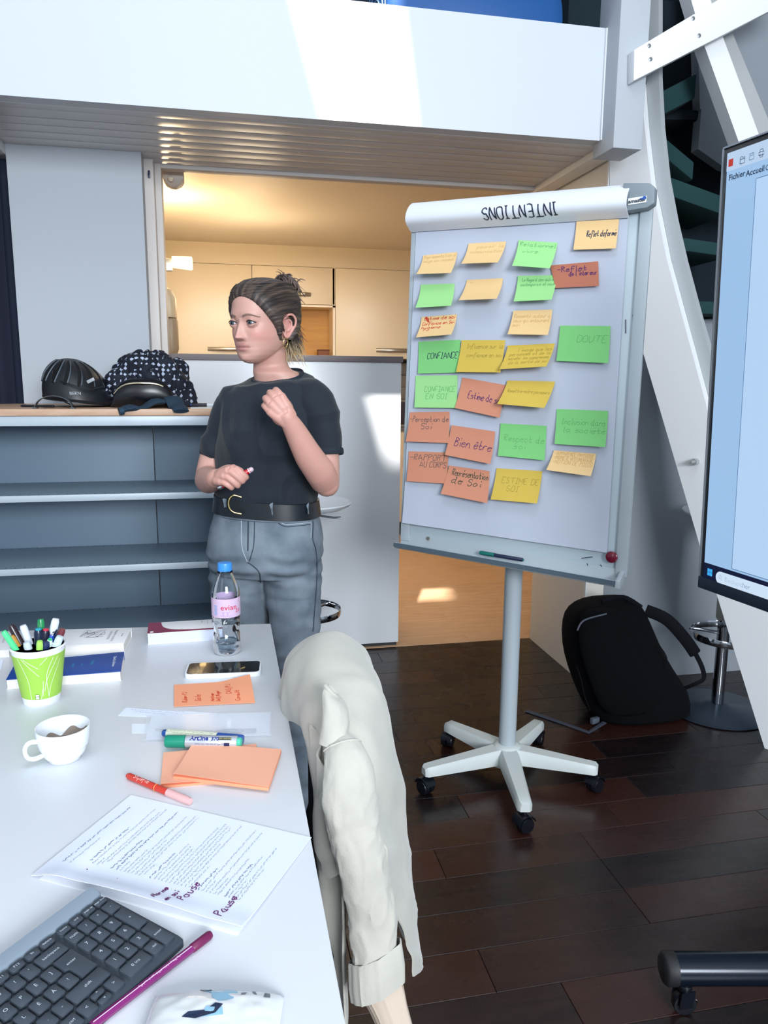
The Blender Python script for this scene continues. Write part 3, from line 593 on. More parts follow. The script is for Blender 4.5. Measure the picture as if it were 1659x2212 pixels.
mk('pen_tray', loft([[p+BN*a+up*b for a, b in prof] for p in (t0, t1)]), m_fg, fc, bevel=.0008)
mk('tray_edge', prism([t0+BN*.047-up*.010, t1+BN*.047-up*.010, t1+BN*.047+up*.003, t0+BN*.047+up*.003], BN*.003), m_fgd, fc)
mk('corner_cap', prism([t1+BN*.0-up*.018, t1+BN*.05-up*.018, t1+BN*.05+up*.006, t1+up*.03], nrm(t1-t0)*.014), m_fg, fc, bevel=.003)
c0, c1 = B(893, 462, .006), B(1405, 428, .006)
mk('clamp_bar', prism([B(898, 462, .002), B(1350, 462, .002), B(1350, 405, .002), B(898, 445, .002)], BN*.012), m_clampg, fc, bevel=.004)
ce_ = [B(1352, 464, .004), B(1404, 456, .004), B(1419, 446, .004), B(1421, 412, .004), B(1408, 402, .004), B(1352, 402, .004)]
mk('clamp_end', prism(ce_, BN*.035), m_clampg, fc, bevel=.006)
lb = [B(1357, 443, .0398), B(1396, 437, .0398), B(1397, 423, .0398), B(1357, 429, .0398)]
lab = mk('maker_label', prism(lb, BN*.001), mat('label_white', 'E8ECF0', .4), fc)
mk('label_lettering', fonttext('amaster', .0135, plane_map(B(1357, 440.5, .041), lb[1]-lb[0], BU), 0, .001, bold=.0004, xs=1.05), mat('ink_black', '1B2230', .6), lab)
bl = B(1392, 427, .0415); mk('label_emblem', join(lathe([(0, 0), (.0045, 0), (.0045, .0006), (0, .0007)], bl, 16, BN), prism([bl-BD*.012-BU*.002, bl-BD*.002-BU*.004, bl-BD*.002+BU*.001, bl-BD*.012+BU*.0], BN*.0007)), mat('emblem_blue', '2457A8', .4), lab)
# pole, base
PX, PYY = .903, 2.258
mk('column', lathe([(.0, .085), (.034, .085), (.034, .10), (.0285, .102), (.0285, 1.15), (0, 1.15)], (PX, PYY, 0), 32), m_fg, fc, smooth=True)
mk('mount', obox((PX-.03, PYY-.045, 1.12), (BD, BN0, (0, 0, 1)), (.05, .055, .04)), m_fgd, fc, bevel=.006)
ends = [PZ(q[0], q[1], .085) for q in ((915, 1662), (965, 1563), (1165, 1560), (1292, 1658), (1135, 1742))]
m_cast = mat('castor_black', '0D1018', .3)
mk('hub', lathe([(0, .05), (.058, .05), (.060, .085), (.045, .112), (.034, .118), (0, .118)], (PX, PYY, 0), 30), m_base5, fc, smooth=True)
for e in ends:
    d = nrm((e-A_((PX, PYY, .085)))*A_((1, 1, 0))); s = A_((-d[1], d[0], 0)); L_ = np.linalg.norm((e-A_((PX, PYY, .085)))[:2]); S = []
    for t in (0.1, .2, .35, .6, .85, .97, 1.0):
        hw = .034-.012*t if t < .99 else .014; zt_ = .112-.016*t-(.006 if t > .98 else 0); zb_ = .058+.008*t; c = A_((PX, PYY, 0))+d*L_*t
        S.append([c+s*hw+A_((0, 0, zb_)), c+s*hw+A_((0, 0, zt_-.010)), c+s*hw*.72+A_((0, 0, zt_)), c-s*hw*.72+A_((0, 0, zt_)), c-s*hw+A_((0, 0, zt_-.010)), c-s*hw+A_((0, 0, zb_))])
    mk('leg', loft(S), m_base5, fc, smooth=True)
    a_ = random.uniform(0, 6.28); wd = A_((math.cos(a_), math.sin(a_), 0)); wc = A_((e[0], e[1], .0252))+d*-.008; ax = A_((-wd[1], wd[0], 0))
    cs = mk('castor', join(lathe([(0, -.021), (.022, -.020), (.0248, -.014), (.0248, -.003), (.015, -.002), (.015, .002), (.0248, .003), (.0248, .014), (.022, .020), (0, .021)], wc, 24, ax), tube([wc+A_((0, 0, .018)), wc+A_((0, 0, .045))], .007, 10)), m_cast, fc, smooth=True)
    mk('hood', sheet(lambda u, v: wc+wd*math.cos(.2+u*2.6)*.029+A_((0, 0, 1))*math.sin(.2+u*2.6)*.029+ax*(v-.5)*.04, 10, 3, .003), m_cast, cs, smooth=True)
# flip pad
pad = thing('flip_chart_pad', 'white flipchart paper with pages flipped over the top roll', 'paper pad', tuple(BC))
def bil(c, u, v): return (c[0]*(1-u)+c[1]*u)*(1-v)+(c[3]*(1-u)+c[2]*u)*v      # c: TL TR BR BL
pc = [B(900, 480, .007), B(1358, 462, .007), B(1311, 1194, .007), B(871, 1129, .012)]
def padfn(u, v):
    w = .0025*noise.noise(Vector((u*3, v*5, .3)))+.0012*noise.noise(Vector((u*9, v*12, 3)))
    return bil(pc, u, v)+BN*(w+.008*max(0, v-.85)/.15*(1-u)*.8)
mk('sheet', sheet(padfn, 40, 60, .0012), mat('pad_paper_shaded', 'B9C0CF', .7, bump=(14, .2, .003)), pad, smooth=True)  # white paper; its shade is put into this greyer colour
ra, rb = B(889, 500, .01), B(1359, 469, .01); rdir = nrm(rb-ra); Lr = np.linalg.norm(rb-ra); rup = nrm(BU-rdir*BU.dot(rdir))
rprof = smoothpath([A_(p+(0,)) for p in ((-.003, .004), (.016, .040), (.034, .046), (.056, .038), (.078, .018), (.088, -.008), (.080, -.04), (.03, -.052), (-.25, -.060))], 5)
cum = [0]
for a, b in zip(rprof[:-1], rprof[1:]): cum.append(cum[-1]+np.linalg.norm(b-a))
def rollpt(s, h, lift=0):
    h = max(0, min(h, cum[-1]-1e-6)); i = max(k for k in range(len(cum)-1) if cum[k] <= h); t = (h-cum[i])/(cum[i+1]-cum[i]); p = rprof[i]*(1-t)+rprof[i+1]*t; d = nrm(rprof[i+1]-rprof[i])
    return ra+rdir*s+rup*(p[0]+d[1]*-0)+BN*(p[1])+(rup*(-d[1])+BN*d[0])*lift
mk('flipped_pages', sheet(lambda u, v: rollpt(u*Lr, v*cum[-1]), 4, 44, .003), mat('pad_paper_lit', 'DDE0E7', .6), pad, smooth=True)  # same paper in a lighter colour, painting in light from above
cxa = np.linalg.norm(B(1205, 450, .03)-ra)-.0
tw = strokes('INTENTIONS', .037, 0, 0, jit=.25, slant=-.15, seed=4); umax = max(p[0] for pl in tw for p in pl); sc_ = .222/umax
ink = mat('ink_navy', '141C38', .6)
mk('heading_lettering', ribbons([[(a*sc_, b) for a, b in pl] for pl in tw], .0035, lambda u, v: rollpt(cxa-u, .062+.006-v+.0, .0009)), ink, pad)
# magnet, marks, marker in tray
mg = B(1322, 1203, .007)
mk('magnet', lathe([(0, 0), (.0165, 0), (.0165, .006), (.012, .009), (0, .0095)], mg, 28, BN), mat('dark_red_magnet', '6B1028', .2), smooth=True, label='round dark red magnet at the lower right corner of the flipchart', cat='magnet')
mg = B(925, 1163, .006); mk('screw', lathe([(0, 0), (.006, 0), (.005, .002), (0, .0025)], mg, 16, BN), m_steel, fc, smooth=True)
mks = []
for a, b in (((1297, 1220), (1300, 1224)), ((1256, 1206), (1280, 1203)), ((1268, 1217), (1270, 1222)), ((1352, 690), (1352, 720)), ((1366, 682), (1372, 682))):
    p, q = B(*a, .0006), B(*b, .0006); mks.append(tube([p, q], .0011, 5))
mk('pen_marks', join(*mks), ink, fc)
mp0 = B(1036, 1195, .026)+BU*.002; mp1 = B(1130, 1211, .026)+BU*.002
pen('marker', 'dark green marker lying in the flipchart pen tray', mp1, mp0, .0062, (mat('marker_navy', '1A2440', .35), mat('marker_teal', '146A62', .4), MATS['marker_teal']), cat='marker')
# ---------------------------------------------------------------- sticky notes
NC = {'o': mat('note_amber', 'E8C48C', .75), 'g': mat('note_green', '7CC878', .75), 'r': mat('note_coral', 'CF8A6E', .75), 'y': mat('note_yellow', 'D2B44C', .75), 'G': mat('note_green_light', '9CD98C', .75), 'd': mat('note_rust', 'B87058', .75)}
IK = {'k': mat('pencil_grey', '7B7F6A', .8), 'f': mat('faint_pencil_amber', 'CDA468', .8), 'F': mat('faint_pencil_green', '5FA463', .8), 'v': mat('ink_violet', '4A1B60', .7), 'b': mat('ink_dark', '1C2A48', .7), 'r': mat('ink_red', 'C8402C', .7), 'e': mat('ink_green', '18402F', .7), 'c': mat('ink_grey_on_coral', '6F5A55', .8), 'Y': mat('faint_pencil_yellow', 'A08A35', .8)}
def Z3(u, v): return 860+u/2.8603, 380+v/2.8603
def Z4_(u, v): return 860+u/2.8603, 780+v/2.8603
NOTES = [
 (3, ((155, 492), (365, 470), (325, 600), (112, 607)), 'o', .040, 'amber sticky note, leftmost of the top row, curling forward', [('Representation d', .04, .18, .018, 'f'), ('image son ressenti', .04, .38, .018, 'f')]),
 (3, ((435, 418), (667, 405), (615, 535), (390, 543)), 'o', .040, 'amber curling sticky note, second in the top row', [('pouvoir la', .25, .25, .02, 'f'), ('communication', .1, .48, .02, 'f')]),
 (3, ((745, 397), (985, 413), (937, 572), (704, 555)), 'G', .036, 'topmost light green sticky note on the flipchart', [('Relationnel', .05, .2, .02, 'F'), ('vivre', .15, .45, .02, 'F')]),
 (3, ((1103, 282), (1365, 267), (1345, 448), (1083, 457)), 'o', .010, 'flat amber sticky note at the top right reading Reflet deformé', [('Reflet deformé', .28, .55, .026, 'b')]),
 (3, ((940, 553), (1236, 528), (1240, 680), (972, 693)), 'd', .006, 'dark coral sticky note at right reading Reflet de l\'interieur', [('-Reflet', .12, .32, .024, 'v'), ("de l'interieur", .36, .52, .022, 'v')]),
 (3, ((140, 672), (348, 665), (326, 802), (107, 815)), 'G', .034, 'light green sticky note at far left below the first amber one', [('~', .1, .3, .02, 'F')]),
 (3, ((425, 643), (648, 632), (608, 760), (374, 768)), 'o', .040, 'amber curling sticky note, second from left in the second row', [('-', .1, .2, .02, 'f')]),
 (3, ((740, 618), (983, 613), (948, 765), (714, 776)), 'G', .028, 'light green sticky note with two small written lines, beside the dark coral one', [('Le Regard des autres', .13, .22, .017, 'F'), ('contemporain et nous', .1, .4, .017, 'F')]),
 (3, ((145, 872), (363, 855), (328, 980), (110, 998)), 'o', .036, 'amber sticky note with red handwriting at the left edge', [('Estime de soi', .1, .18, .022, 'r'), ('Confiance en Soi', .06, .42, .019, 'r'), ('hygiene', .06, .62, .019, 'r')]),
 (3, ((712, 833), (953, 826), (925, 983), (676, 979)), 'o', .024, 'amber sticky note above the creased yellow note, third column', [('Ressentir autour a', .05, .3, .018, 'f'), ('ceux qui entourent', .05, .48, .018, 'f'), ('soi', .05, .66, .018, 'f')]),
 (3, ((127, 1025), (385, 1012), (370, 1215), (122, 1222)), 'g', .008, 'green sticky note reading CONFIANCE in dark capitals', [('CONFIANCE', .22, .55, .030, 'b')]),
 (3, ((393, 1015), (662, 1015), (632, 1215), (358, 1212)), 'y', .016, 'yellow sticky note right of the CONFIANCE note', [('Influence sur la', .15, .25, .022, 'Y'), ('confiance en soi', .17, .52, .021, 'Y')]),
 (3, ((678, 1048), (968, 1035), (915, 1178), (625, 1195)), 'y', .038, 'yellow curling sticky note covered in small pencil lines', [("l'image que les", .25, .28, .019, 'Y'), ('personnes et de la', .1, .45, .018, 'Y'), ('societe, les apparences', .1, .62, .018, 'Y'), ('de la sortie de soi', .14, .8, .018, 'Y')]),
 (3, ((1002, 925), (1313, 928), (1298, 1157), (978, 1143)), 'g', .008, 'large green sticky note at right reading DOUTE', [('DOUTE', .36, .45, .030, 'F')]),
 (4, ((108, 92), (367, 87), (360, 290), (100, 287)), 'G', .010, 'light green sticky note reading CONFIANCE EN SOI', [('CONFIANCE', .22, .5, .026, 'F'), ('EN SOI', .26, .72, .026, 'F')]),
 (4, ((397, 101), (664, 148), (627, 350), (350, 290)), 'r', .018, 'coral sticky note reading Estime de soi in violet', [('Estime de soi', .22, .6, .034, 'v')]),
 (4, ((676, 120), (970, 127), (903, 290), (612, 265)), 'y', .038, 'yellow curling sticky note right of the coral Estime de soi note', [('Remettre notre parcours', .08, .48, .019, 'Y')]),
 (4, ((73, 316), (318, 313), (312, 507), (47, 497)), 'r', .014, 'coral sticky note reading Perception de soi at the left edge', [('-Perception de', .02, .32, .028, 'c'), ('Soi', .32, .56, .028, 'c')]),
 (4, ((330, 396), (600, 435), (570, 636), (289, 580)), 'r', .018, 'coral sticky note reading Bien être in violet', [('Bien être', .15, .64, .042, 'v')]),
 (4, ((633, 385), (917, 400), (905, 613), (617, 585)), 'g', .010, 'green sticky note reading Respect de soi, between coral and large green notes', [('Respect de', .1, .52, .030, 'F'), ('soi', .32, .74, .028, 'F')]),
 (4, ((980, 296), (1298, 308), (1280, 532), (966, 512)), 'g', .014, 'large green sticky note at right reading Inclusion dans la société', [('Inclusion dans', .12, .42, .028, 'F'), ('la société', .14, .64, .026, 'F')]),
 (4, ((65, 557), (312, 565), (295, 758), (52, 742)), 'r', .012, 'coral sticky note reading RAPPORT AU CORPS', [('-RAPPORT', .03, .28, .030, 'c'), ('AU CORPS', .3, .5, .028, 'c')]),
 (4, ((315, 645), (565, 680), (550, 878), (263, 820)), 'r', .022, 'coral sticky note reading Représentation de soi, lowest coral one', [('Représentation', .12, .30, .031, 'e'), ('de Soi', .14, .56, .032, 'e')]),
 (4, ((609, 662), (891, 680), (858, 880), (572, 855)), 'y', .022, 'lowest yellow sticky note reading ESTIME DE SOI', [('ESTIME DE', .16, .45, .028, 'Y'), ('SOI', .28, .7, .028, 'Y')]),
 (4, ((962, 551), (1223, 573), (1190, 712), (915, 673)), 'o', .032, 'small amber sticky note with three bulleted lines at lower right', [('-APPARENCE PHYSIQUE', .05, .22, .019, 'f'), ('-PROPRETE VESTIMENTAIRE', .05, .42, .017, 'f'), ('-NOTION DE POIDS', .05, .62, .018, 'f')]),
]
for qi, (zi, cs, col, lift, lab, txt) in enumerate(NOTES):
    zf = Z3 if zi == 3 else Z4_; base = .0132+.0004*(qi % 5)+(.004 if qi in (12, 16, 18, 22, 9, 11) else 0)
    c = [B(*zf(*cs[0]), base), B(*zf(*cs[1]), base), B(*zf(*cs[2]), base+lift), B(*zf(*cs[3]), base+lift)]
    Wn = np.linalg.norm(c[1]-c[0])
    def nf(u, v, c=c, lift=lift): return bil(c, u, v)+BN*(lift*(v**1.7-v)-.0)
    o = mk('sticky_note', sheet(nf, 8, 12, .0005), NC[col], smooth=True, label=lab, cat='sticky note', group='sticky notes on the flipchart')
    Hn = np.linalg.norm(c[3]-c[0])
    for ti, (t, u0, v0, sz, ic) in enumerate(txt):
        g_ = ribbons(strokes(t, sz*.62, 0, 0, jit=.35, seed=qi*7+ti), .0014 if ic in 'fFY' else .0020, lambda a, b: nf(u0+a/Wn, v0-b/Hn)+BN*.0009, sm=2)
        if g_[0]:
            um = max(p[0] for pl in strokes(t, sz*.62, 0, 0) for p in pl); k_ = min(1.25, (.97-u0)*Wn/um)
            st_ = [[(a*k_, b) for a, b in pl] for pl in strokes(t, sz*.62, 0, 0, jit=.35, seed=qi*7+ti)]
            mk('handwriting', ribbons(st_, .0013 if ic in 'fFY' else .0019, lambda a, b: nf(u0+a/Wn, v0-b/Hn)+BN*.0009), IK[ic], o)
# ---------------------------------------------------------------- television on rolling stand
dT = A_((-math.sin(math.radians(7.6)), math.cos(math.radians(7.6)), 0)); nT = A_((-dT[1], dT[0], 0)); nT = nT if nT[0] < 0 else -nT
T0 = PY(1540, 790, 1.35)
def TP(px, py, lift=0): return PP(px, py, T0+nT*lift, nT)
ztop = TP(1565, 322)[2]; zbot = TP(1512, 1256)[2]; e_ = (TP(1565, 322)+TP(1512, 1256))/2; OT = TP(1512, 1256); sT = -dT; UT = TP(1565, 322)-OT; HT = np.linalg.norm(UT); UT = UT/HT; WT = HT*1.75
tv = thing('television', 'large screen on a black rolling stand at the right edge', 'television', (1.15, .9, 0))
m_bez = mat('bezel_black', '0C1018', .3); m_bezs = mat('bezel_silver', 'A8B0B8', .3, .6)
def TQ(s, t, l=0): return OT+sT*s+UT*t+nT*l
mk('casing', prism([TQ(0, 0, -.03), TQ(WT, 0, -.03), TQ(WT, HT, -.03), TQ(0, HT, -.03)], nT*.03), m_bez, tv, bevel=.003)
mk('rim', join(prism([TQ(-.002, HT, -.02), TQ(WT, HT, -.02), TQ(WT, HT+.003, -.02), TQ(-.002, HT+.003, -.02)], nT*.022), prism([TQ(-.003, 0, -.02), TQ(0, 0, -.02), TQ(0, HT, -.02), TQ(-.003, HT, -.02)], nT*.022)), m_bezs, tv)
mk('lower_bezel', prism([TQ(-.002, -.012, -.03), TQ(WT, -.012, -.03), TQ(WT, .012, -.03), TQ(-.002, .012, -.03)], nT*.034), mat('bezel_grey', '1E2C3C', .35), tv, bevel=.002)
scr = mk('screen', prism([TQ(.011, .012, .0005), TQ(WT-.012, .012, .0005), TQ(WT-.012, HT-.011, .0005), TQ(.011, HT-.011, .0005)], nT*.001), mat('screen_light', '0A0E14', .3, emit=('A6CDF6', .82)), tv)
def st_of(px, py): p = TP(px, py)-OT; t = p[2]/UT[2]; return (p-UT*t).dot(sT), t
tb = st_of(1523, 1214)[1]
mk('taskbar', prism([TQ(.011, .012, .002), TQ(WT-.012, .012, .002), TQ(WT-.012, tb, .002), TQ(.011, tb, .002)], nT*.0008), mat('taskbar', '0A1230', .4, emit=('0A1440', .3)), scr)
m_ui = mat('ui_line', '4A6E94', .5, emit=('4A74A0', .3)); m_uid = mat('ui_dark', '1A3450', .5, emit=('14304E', .2)); m_page = mat('ui_page', '0A0E14', .3, emit=('B9D8FA', .88))
s1_, t1_ = st_of(1640, 385); _, t2_ = st_of(1580, 1227); s2_ = st_of(1580, 1227)[0]; s1_ = (s1_+s2_)/2
mk('document_page', prism([TQ(s1_, t2_, .0022), TQ(WT-.1, t2_, .0022), TQ(WT-.1, t1_, .0022), TQ(s1_, t1_, .0022)], nT*.0005), m_page, scr)
ln = lambda a, b, w: ribbons([[a, b]], w, lambda u, v: TQ(u, v, .0032), sm=0)
mk('page_outline', join(ln((s1_, t1_), (s1_, t2_), .0012), ln((s1_, t1_), (WT-.1, t1_), .0012), ln((s1_, t2_), (WT-.1, t2_), .0012)), m_ui, scr)
hb = HT-.011
mk('title_bar', prism([TQ(.011, st_of(1570, 372)[1], .0021), TQ(WT-.012, st_of(1570, 372)[1], .0021), TQ(WT-.012, hb, .0021), TQ(.011, hb, .0021)], nT*.0004), mat('ui_bar', '0A0E14', .3, emit=('BFD8F4', .85)), scr)
mpT = lambda u, v: TQ(u, v, .0034)
def txt_at(s, px, py, size, m, **k):
    a, b = st_of(px, py); mk('screen_lettering', fonttext(s, size, mpT, a, b, **k), m, scr)
txt_at('Fichier', 1577, 391, .0145, m_uid, bold=.0003); txt_at('Accueil', 1614, 382, .0145, m_uid, bold=.0003); txt_at('Outils', 1656, 370, .0145, m_uid)
def ico(px, py, polys, m, w=.0012, k=.0055):
    a, b = st_of(px, py); mk('screen_icon', ribbons([[(a+x*k, b+y*k) for x, y in pl] for pl in polys], w, mpT, sm=0), m, scr)
a, b = st_of(1582, 352); mk('screen_icon', prism([TQ(a-.0055, b-.0065, .0035), TQ(a+.0055, b-.0065, .0035), TQ(a+.0055, b+.0065, .0035), TQ(a-.0055, b+.0065, .0035)], nT*.0003), mat('icon_red', '300505', .5, emit=('C8382C', .8)), scr)
ico(1582, 352, [[(-.6, -.6), (.6, .6)], [(-.6, .6), (.6, -.6)]], mat('icon_white', '202020', .5, emit=('FFFFFF', .9)), .0016)
ico(1607, 345, [[(-1, -1.2), (-1, 1), (-.3, 1), (0, .7), (1, .7), (1, -1.2), (-1, -1.2)], [(-1, .2), (1, .2)]], m_uid)
ico(1627, 338, [[(-.9, -1), (-.9, 1), (.9, 1), (.9, -1), (-.9, -1)], [(-.4, 1), (-.4, .2), (.4, .2), (.4, 1)]], m_ui)
ico(1648, 331, [[(-1, -.6), (-1, .4), (1, .4), (1, -.6), (-1, -.6)], [(-.6, .4), (-.6, 1.2), (.6, 1.2), (.6, .4)], [(-.5, -.3), (-.5, -1.2), (.5, -1.2), (.5, -.3)]], m_uid)
a, b = st_of(1536, 1236)
sq = [prism([TQ(a+dx*.0068-.0030, b+dy*.0074-.0033, .0030), TQ(a+dx*.0068+.0030, b+dy*.0074-.0033, .0030), TQ(a+dx*.0068+.0030, b+dy*.0074+.0033, .0030), TQ(a+dx*.0068-.0030, b+dy*.0074+.0033, .0030)], nT*.0003) for dx in (-.5, .5) for dy in (-.5, .5)]
mk('start_logo', join(*sq), mat('logo_blue', '052040', .5, emit=('3FB0F5', .9)), scr)
a, b = st_of(1549, 1245); h = .0125; P = [TQ(a+h-h*math.cos(t), b+h*math.sin(t)*-1, .0030) for t in [math.pi/2-math.pi*k/16 for k in range(17)]]
P = [TQ(a+h+h*math.cos(t), b+h*math.sin(t), .0030) for t in [math.pi/2+math.pi*k/16 for k in range(17)]]+[TQ(a+.35, b-h, .0030), TQ(a+.35, b+h, .0030)]
mk('search_field', prism(P, nT*.0004), mat('ui_pill', '0A0E14', .3, emit=('D2E6FB', .9)), scr)
mk('screen_lettering', fonttext('Rechercher', .0135, mpT, st_of(1568, 1254)[0], b-.004), m_ui, scr)
ico(1558, 1248, [[(.75*math.cos(t), .5+.75*math.sin(t)) for t in [2*math.pi*k/14 for k in range(15)]], [(.5, -.1), (1, -.9)]], m_uid, .0014, .0045)
# stand
f0 = PZ(1437, 2092, .105); f1 = PZ(1659, 2092, .105); fd = nrm((f1-f0)*A_((1, 1, 0))); R_ = .033
m_tube = mat('stand_black', '0E1826', .22, .3)
mk('foot_tube', tube([f0, f0+fd*.9], R_, 32), m_tube, tv, smooth=True); mk('end_cap', lathe([(0, -.008), (.028, -.006), (R_+.001, 0), (R_+.001, .02), (0, .021)], f0, 32, fd), m_blkm, tv, smooth=True)
cw = f0+fd*.045+A_((.0, .0, -.080)); cw[2] = .0255
mk('castor', join(lathe([(0, -.012), (.0235, -.011), (.025, -.006), (.025, .006), (.0235, .011), (0, .012)], cw, 24, (.2, 1, 0)), tube([cw+A_((0, 0, .028)), cw+A_((0, 0, .05))], .012, 14), lathe([(.014, .03), (.015, .033), (.014, .036), (.015, .039), (.013, .043)], cw, 14)), m_cast, tv, smooth=True)
mk('castor_fork', join(prism([cw+A_((-.02, -.016, -.004)), cw+A_((.012, -.016, -.004)), cw+A_((.016, -.016, .034)), cw+A_((-.016, -.016, .034))], (0, .003, 0)), prism([cw+A_((-.02, .014, -.004)), cw+A_((.012, .014, -.004)), cw+A_((.016, .014, .034)), cw+A_((-.016, .014, .034))], (0, .003, 0))), m_cast, tv)
mk('axle_bolt', lathe([(0, 0), (.005, 0), (.005, .006), (0, .007)], cw+A_((.022, -.004, .0)), 10, (.6, -1, 0)), m_chrome, tv)
cw2 = f0+fd*.86; cw2 = A_((cw2[0], cw2[1], .0255)); mk('castor', join(lathe([(0, -.012), (.0235, -.011), (.025, -.006), (.025, .006), (.0235, .011), (0, .012)], cw2, 24, (.2, 1, 0)), tube([cw2, cw2+A_((0, 0, .06))], .01, 12)), m_cast, tv, smooth=True)
cb = f0+fd*.5; mk('upright', tube([cb, A_((cb[0], cb[1], 1.35))], .028, 20), m_tube, tv, smooth=True)
cc = TQ(WT*.45, HT*.5, -.03); mk('bracket', tube([A_((cb[0], cb[1], 1.33)), A_((cb[0], cb[1]-.05, 1.33)), cc], .02, 12), m_tube, tv)
# ---------------------------------------------------------------- table
TZ = .74
m_table = mat('table_white', 'D6D9DE', .32, bump=(120, .02)); m_tedge = mat('table_edge', 'DDE2E8', .4); m_leg = mat('table_leg_grey', '9AA2AA', .35, .5)
tb_ = thing('meeting_table', 'white meeting table covered with pens, books and papers', 'table', (-.7, 1.1, 0))
TX = .0935
mk('tabletop', prism([(-1.7, .30, TZ-.024), (TX, .30, TZ-.024), (TX, 1.789, TZ-.024), (-1.7, 1.955, TZ-.024)], (0, 0, .024)), m_table, tb_, bevel=.0015)
for x, y in ((-.03, 1.68), (-.03, .42), (-1.6, 1.75), (-1.6, .42)): mk('leg', tube([(x, y, 0), (x, y, TZ-.025)], .025, 16), m_leg, tb_, smooth=True)
mk('apron', box(-1.6, .45, TZ-.07, -.05, .48, TZ-.0245), m_leg, tb_)
def tp(px, py, z=TZ): return PZ(px, py, z)
# ---- pen cup
m_cupw = mat('paper_cup_white', 'ECEFF1', .6); m_cupg = mat('paper_cup_green', '9CCB4E', .5)
cb_ = (tp(50, 1521)+tp(121, 1521))/2; CB = A_((cb_[0], cb_[1]+.02, TZ))
pcup = thing('paper_cup', 'green and white paper cup full of pens on the table', 'cup', tuple(CB))
r0, r1, hh = .0315, .0465, .106
rad = lambda z: r0+(r1-r0)*z/hh
mk('cup_wall', lathe([(0, .004), (r0-.002, .004), (r1-.0015, hh-.001), (r1, hh)]+[(rad(hh*k/8), hh*k/8) for k in range(7, -1, -1)]+[(0, 0)], CB, 56), m_cupw, pcup, smooth=True)
mk('green_print', lathe([(rad(z)+.0005, z) for z in (.014, .04, .07, .096)]+[(rad(z)+.0001, z) for z in (.096, .014)], CB, 56), m_cupg, pcup, smooth=True)
mk('rim', lathe([(r1+.0022*math.cos(a)-.0005, hh+.0022*math.sin(a)) for a in [2*math.pi*k/10 for k in range(11)]], CB, 56), m_cupw, pcup, smooth=True)
vang = math.atan2(-CB[1], -CB[0])
cupmap = lambda u, v: CB+A_((math.cos(vang+u/.04)*(rad(v)+.0009), math.sin(vang+u/.04)*(rad(v)+.0009), v))
mk('line_print', ribbons([[(-.035, .095), (-.022, .055), (-.020, .015)], [(-.028, .094), (-.002, .060)], [(-.025, .094), (-.002, .075)], [(.000, .082), (.012, .095)], [(.03, .092), (.012, .055), (.006, .030)], [(.022, .093), (.01, .06), (.014, .018)], [(.035, .085), (.018, .04), (.014, .016)], [(.004, .05), (.003, .02)], [(-.001, .016), (.003, .035)]], .0007, cupmap, sm=4), mat('print_white', 'F4F8EE', .5), pcup)
mk('stamp_print', ribbons([[(-.0115, .020), (-.005, .020)]], .0085, cupmap), m_cupw, pcup); mk('stamp_lettering', ribbons(strokes('FSC', .0035, -.0112, .018, seed=2)+[[(-.0118, .0155), (-.0047, .0155), (-.0047, .0246), (-.0118, .0246), (-.0118, .0155)]], .0004, lambda u, v: cupmap(u, v)+nrm(cupmap(u, v)-CB-A_((0, 0, v)))*.0003), m_blkm, pcup)
PENS = [ # tip px, depth offset, radius, barrel, cap, label
 ((7, 1363), -.022, .0048, '37B56B', '54DC8C', 'light green felt pen leaning out of the left side of the cup'),
 ((24, 1373), .000, .0050, 'B9822E', 'C58C34', 'amber pen in the cup, just right of the light green one'),
 ((23, 1350), .012, .0062, '30242C', '2C1F26', 'dark brown patterned pen leaning left out of the cup'),
 ((49, 1350), .010, .0062, '8C8CC0', 'D6DCEC', 'pen with pale lavender pointed cap, left half of the cup'),
 ((88, 1337), .026, .0060, '1B7C48', '1E8A50', 'dark green pen standing at the back of the cup'),
 ((121, 1336), .024, .0066, '8CA8D0', 'DCE4EC', 'frosted white pen, tallest at the right back of the cup'),
 ((83, 1360), .002, .0076, '15213C', '14203A', 'thick navy pen with a teal end in the cup middle'),
 ((99, 1361), .004, .0072, '18192F', '18192F', 'thick navy pen with a red end in the cup middle'),
 ((127, 1361), .014, .0058, '141C34', '18203C', 'dark navy pen with chrome clip at the right of the cup'),
 ((136, 1358), .002, .0056, '5A2028', '6A2A34', 'maroon pen at the right rim of the cup'),
 ((112, 1372), .006, .0056, '1B3FA0', '1D48B8', 'bright blue pen between the frosted and white pens'),
 ((57, 1387), -.020, .0064, '9FB4C4', 'C6D2DC', 'pale grey capped pen at the front left of the cup'),
 ((86, 1384), -.026, .0054, '78B83C', 'A6DE62', 'lime green click pen at the front of the cup'),
 ((100, 1386), -.022, .0066, '1F2C52', '22315C', 'dark blue pen at the front right of the cup'),
 ((108, 1382), -.014, .0052, 'C8D6D8', 'D8E6E4', 'white pen with small green button at the front of the cup'),
 ((130, 1374), -.012, .0064, '8CB4BC', 'C8DADF', 'pale teal capped pen leaning right in the cup'),
]
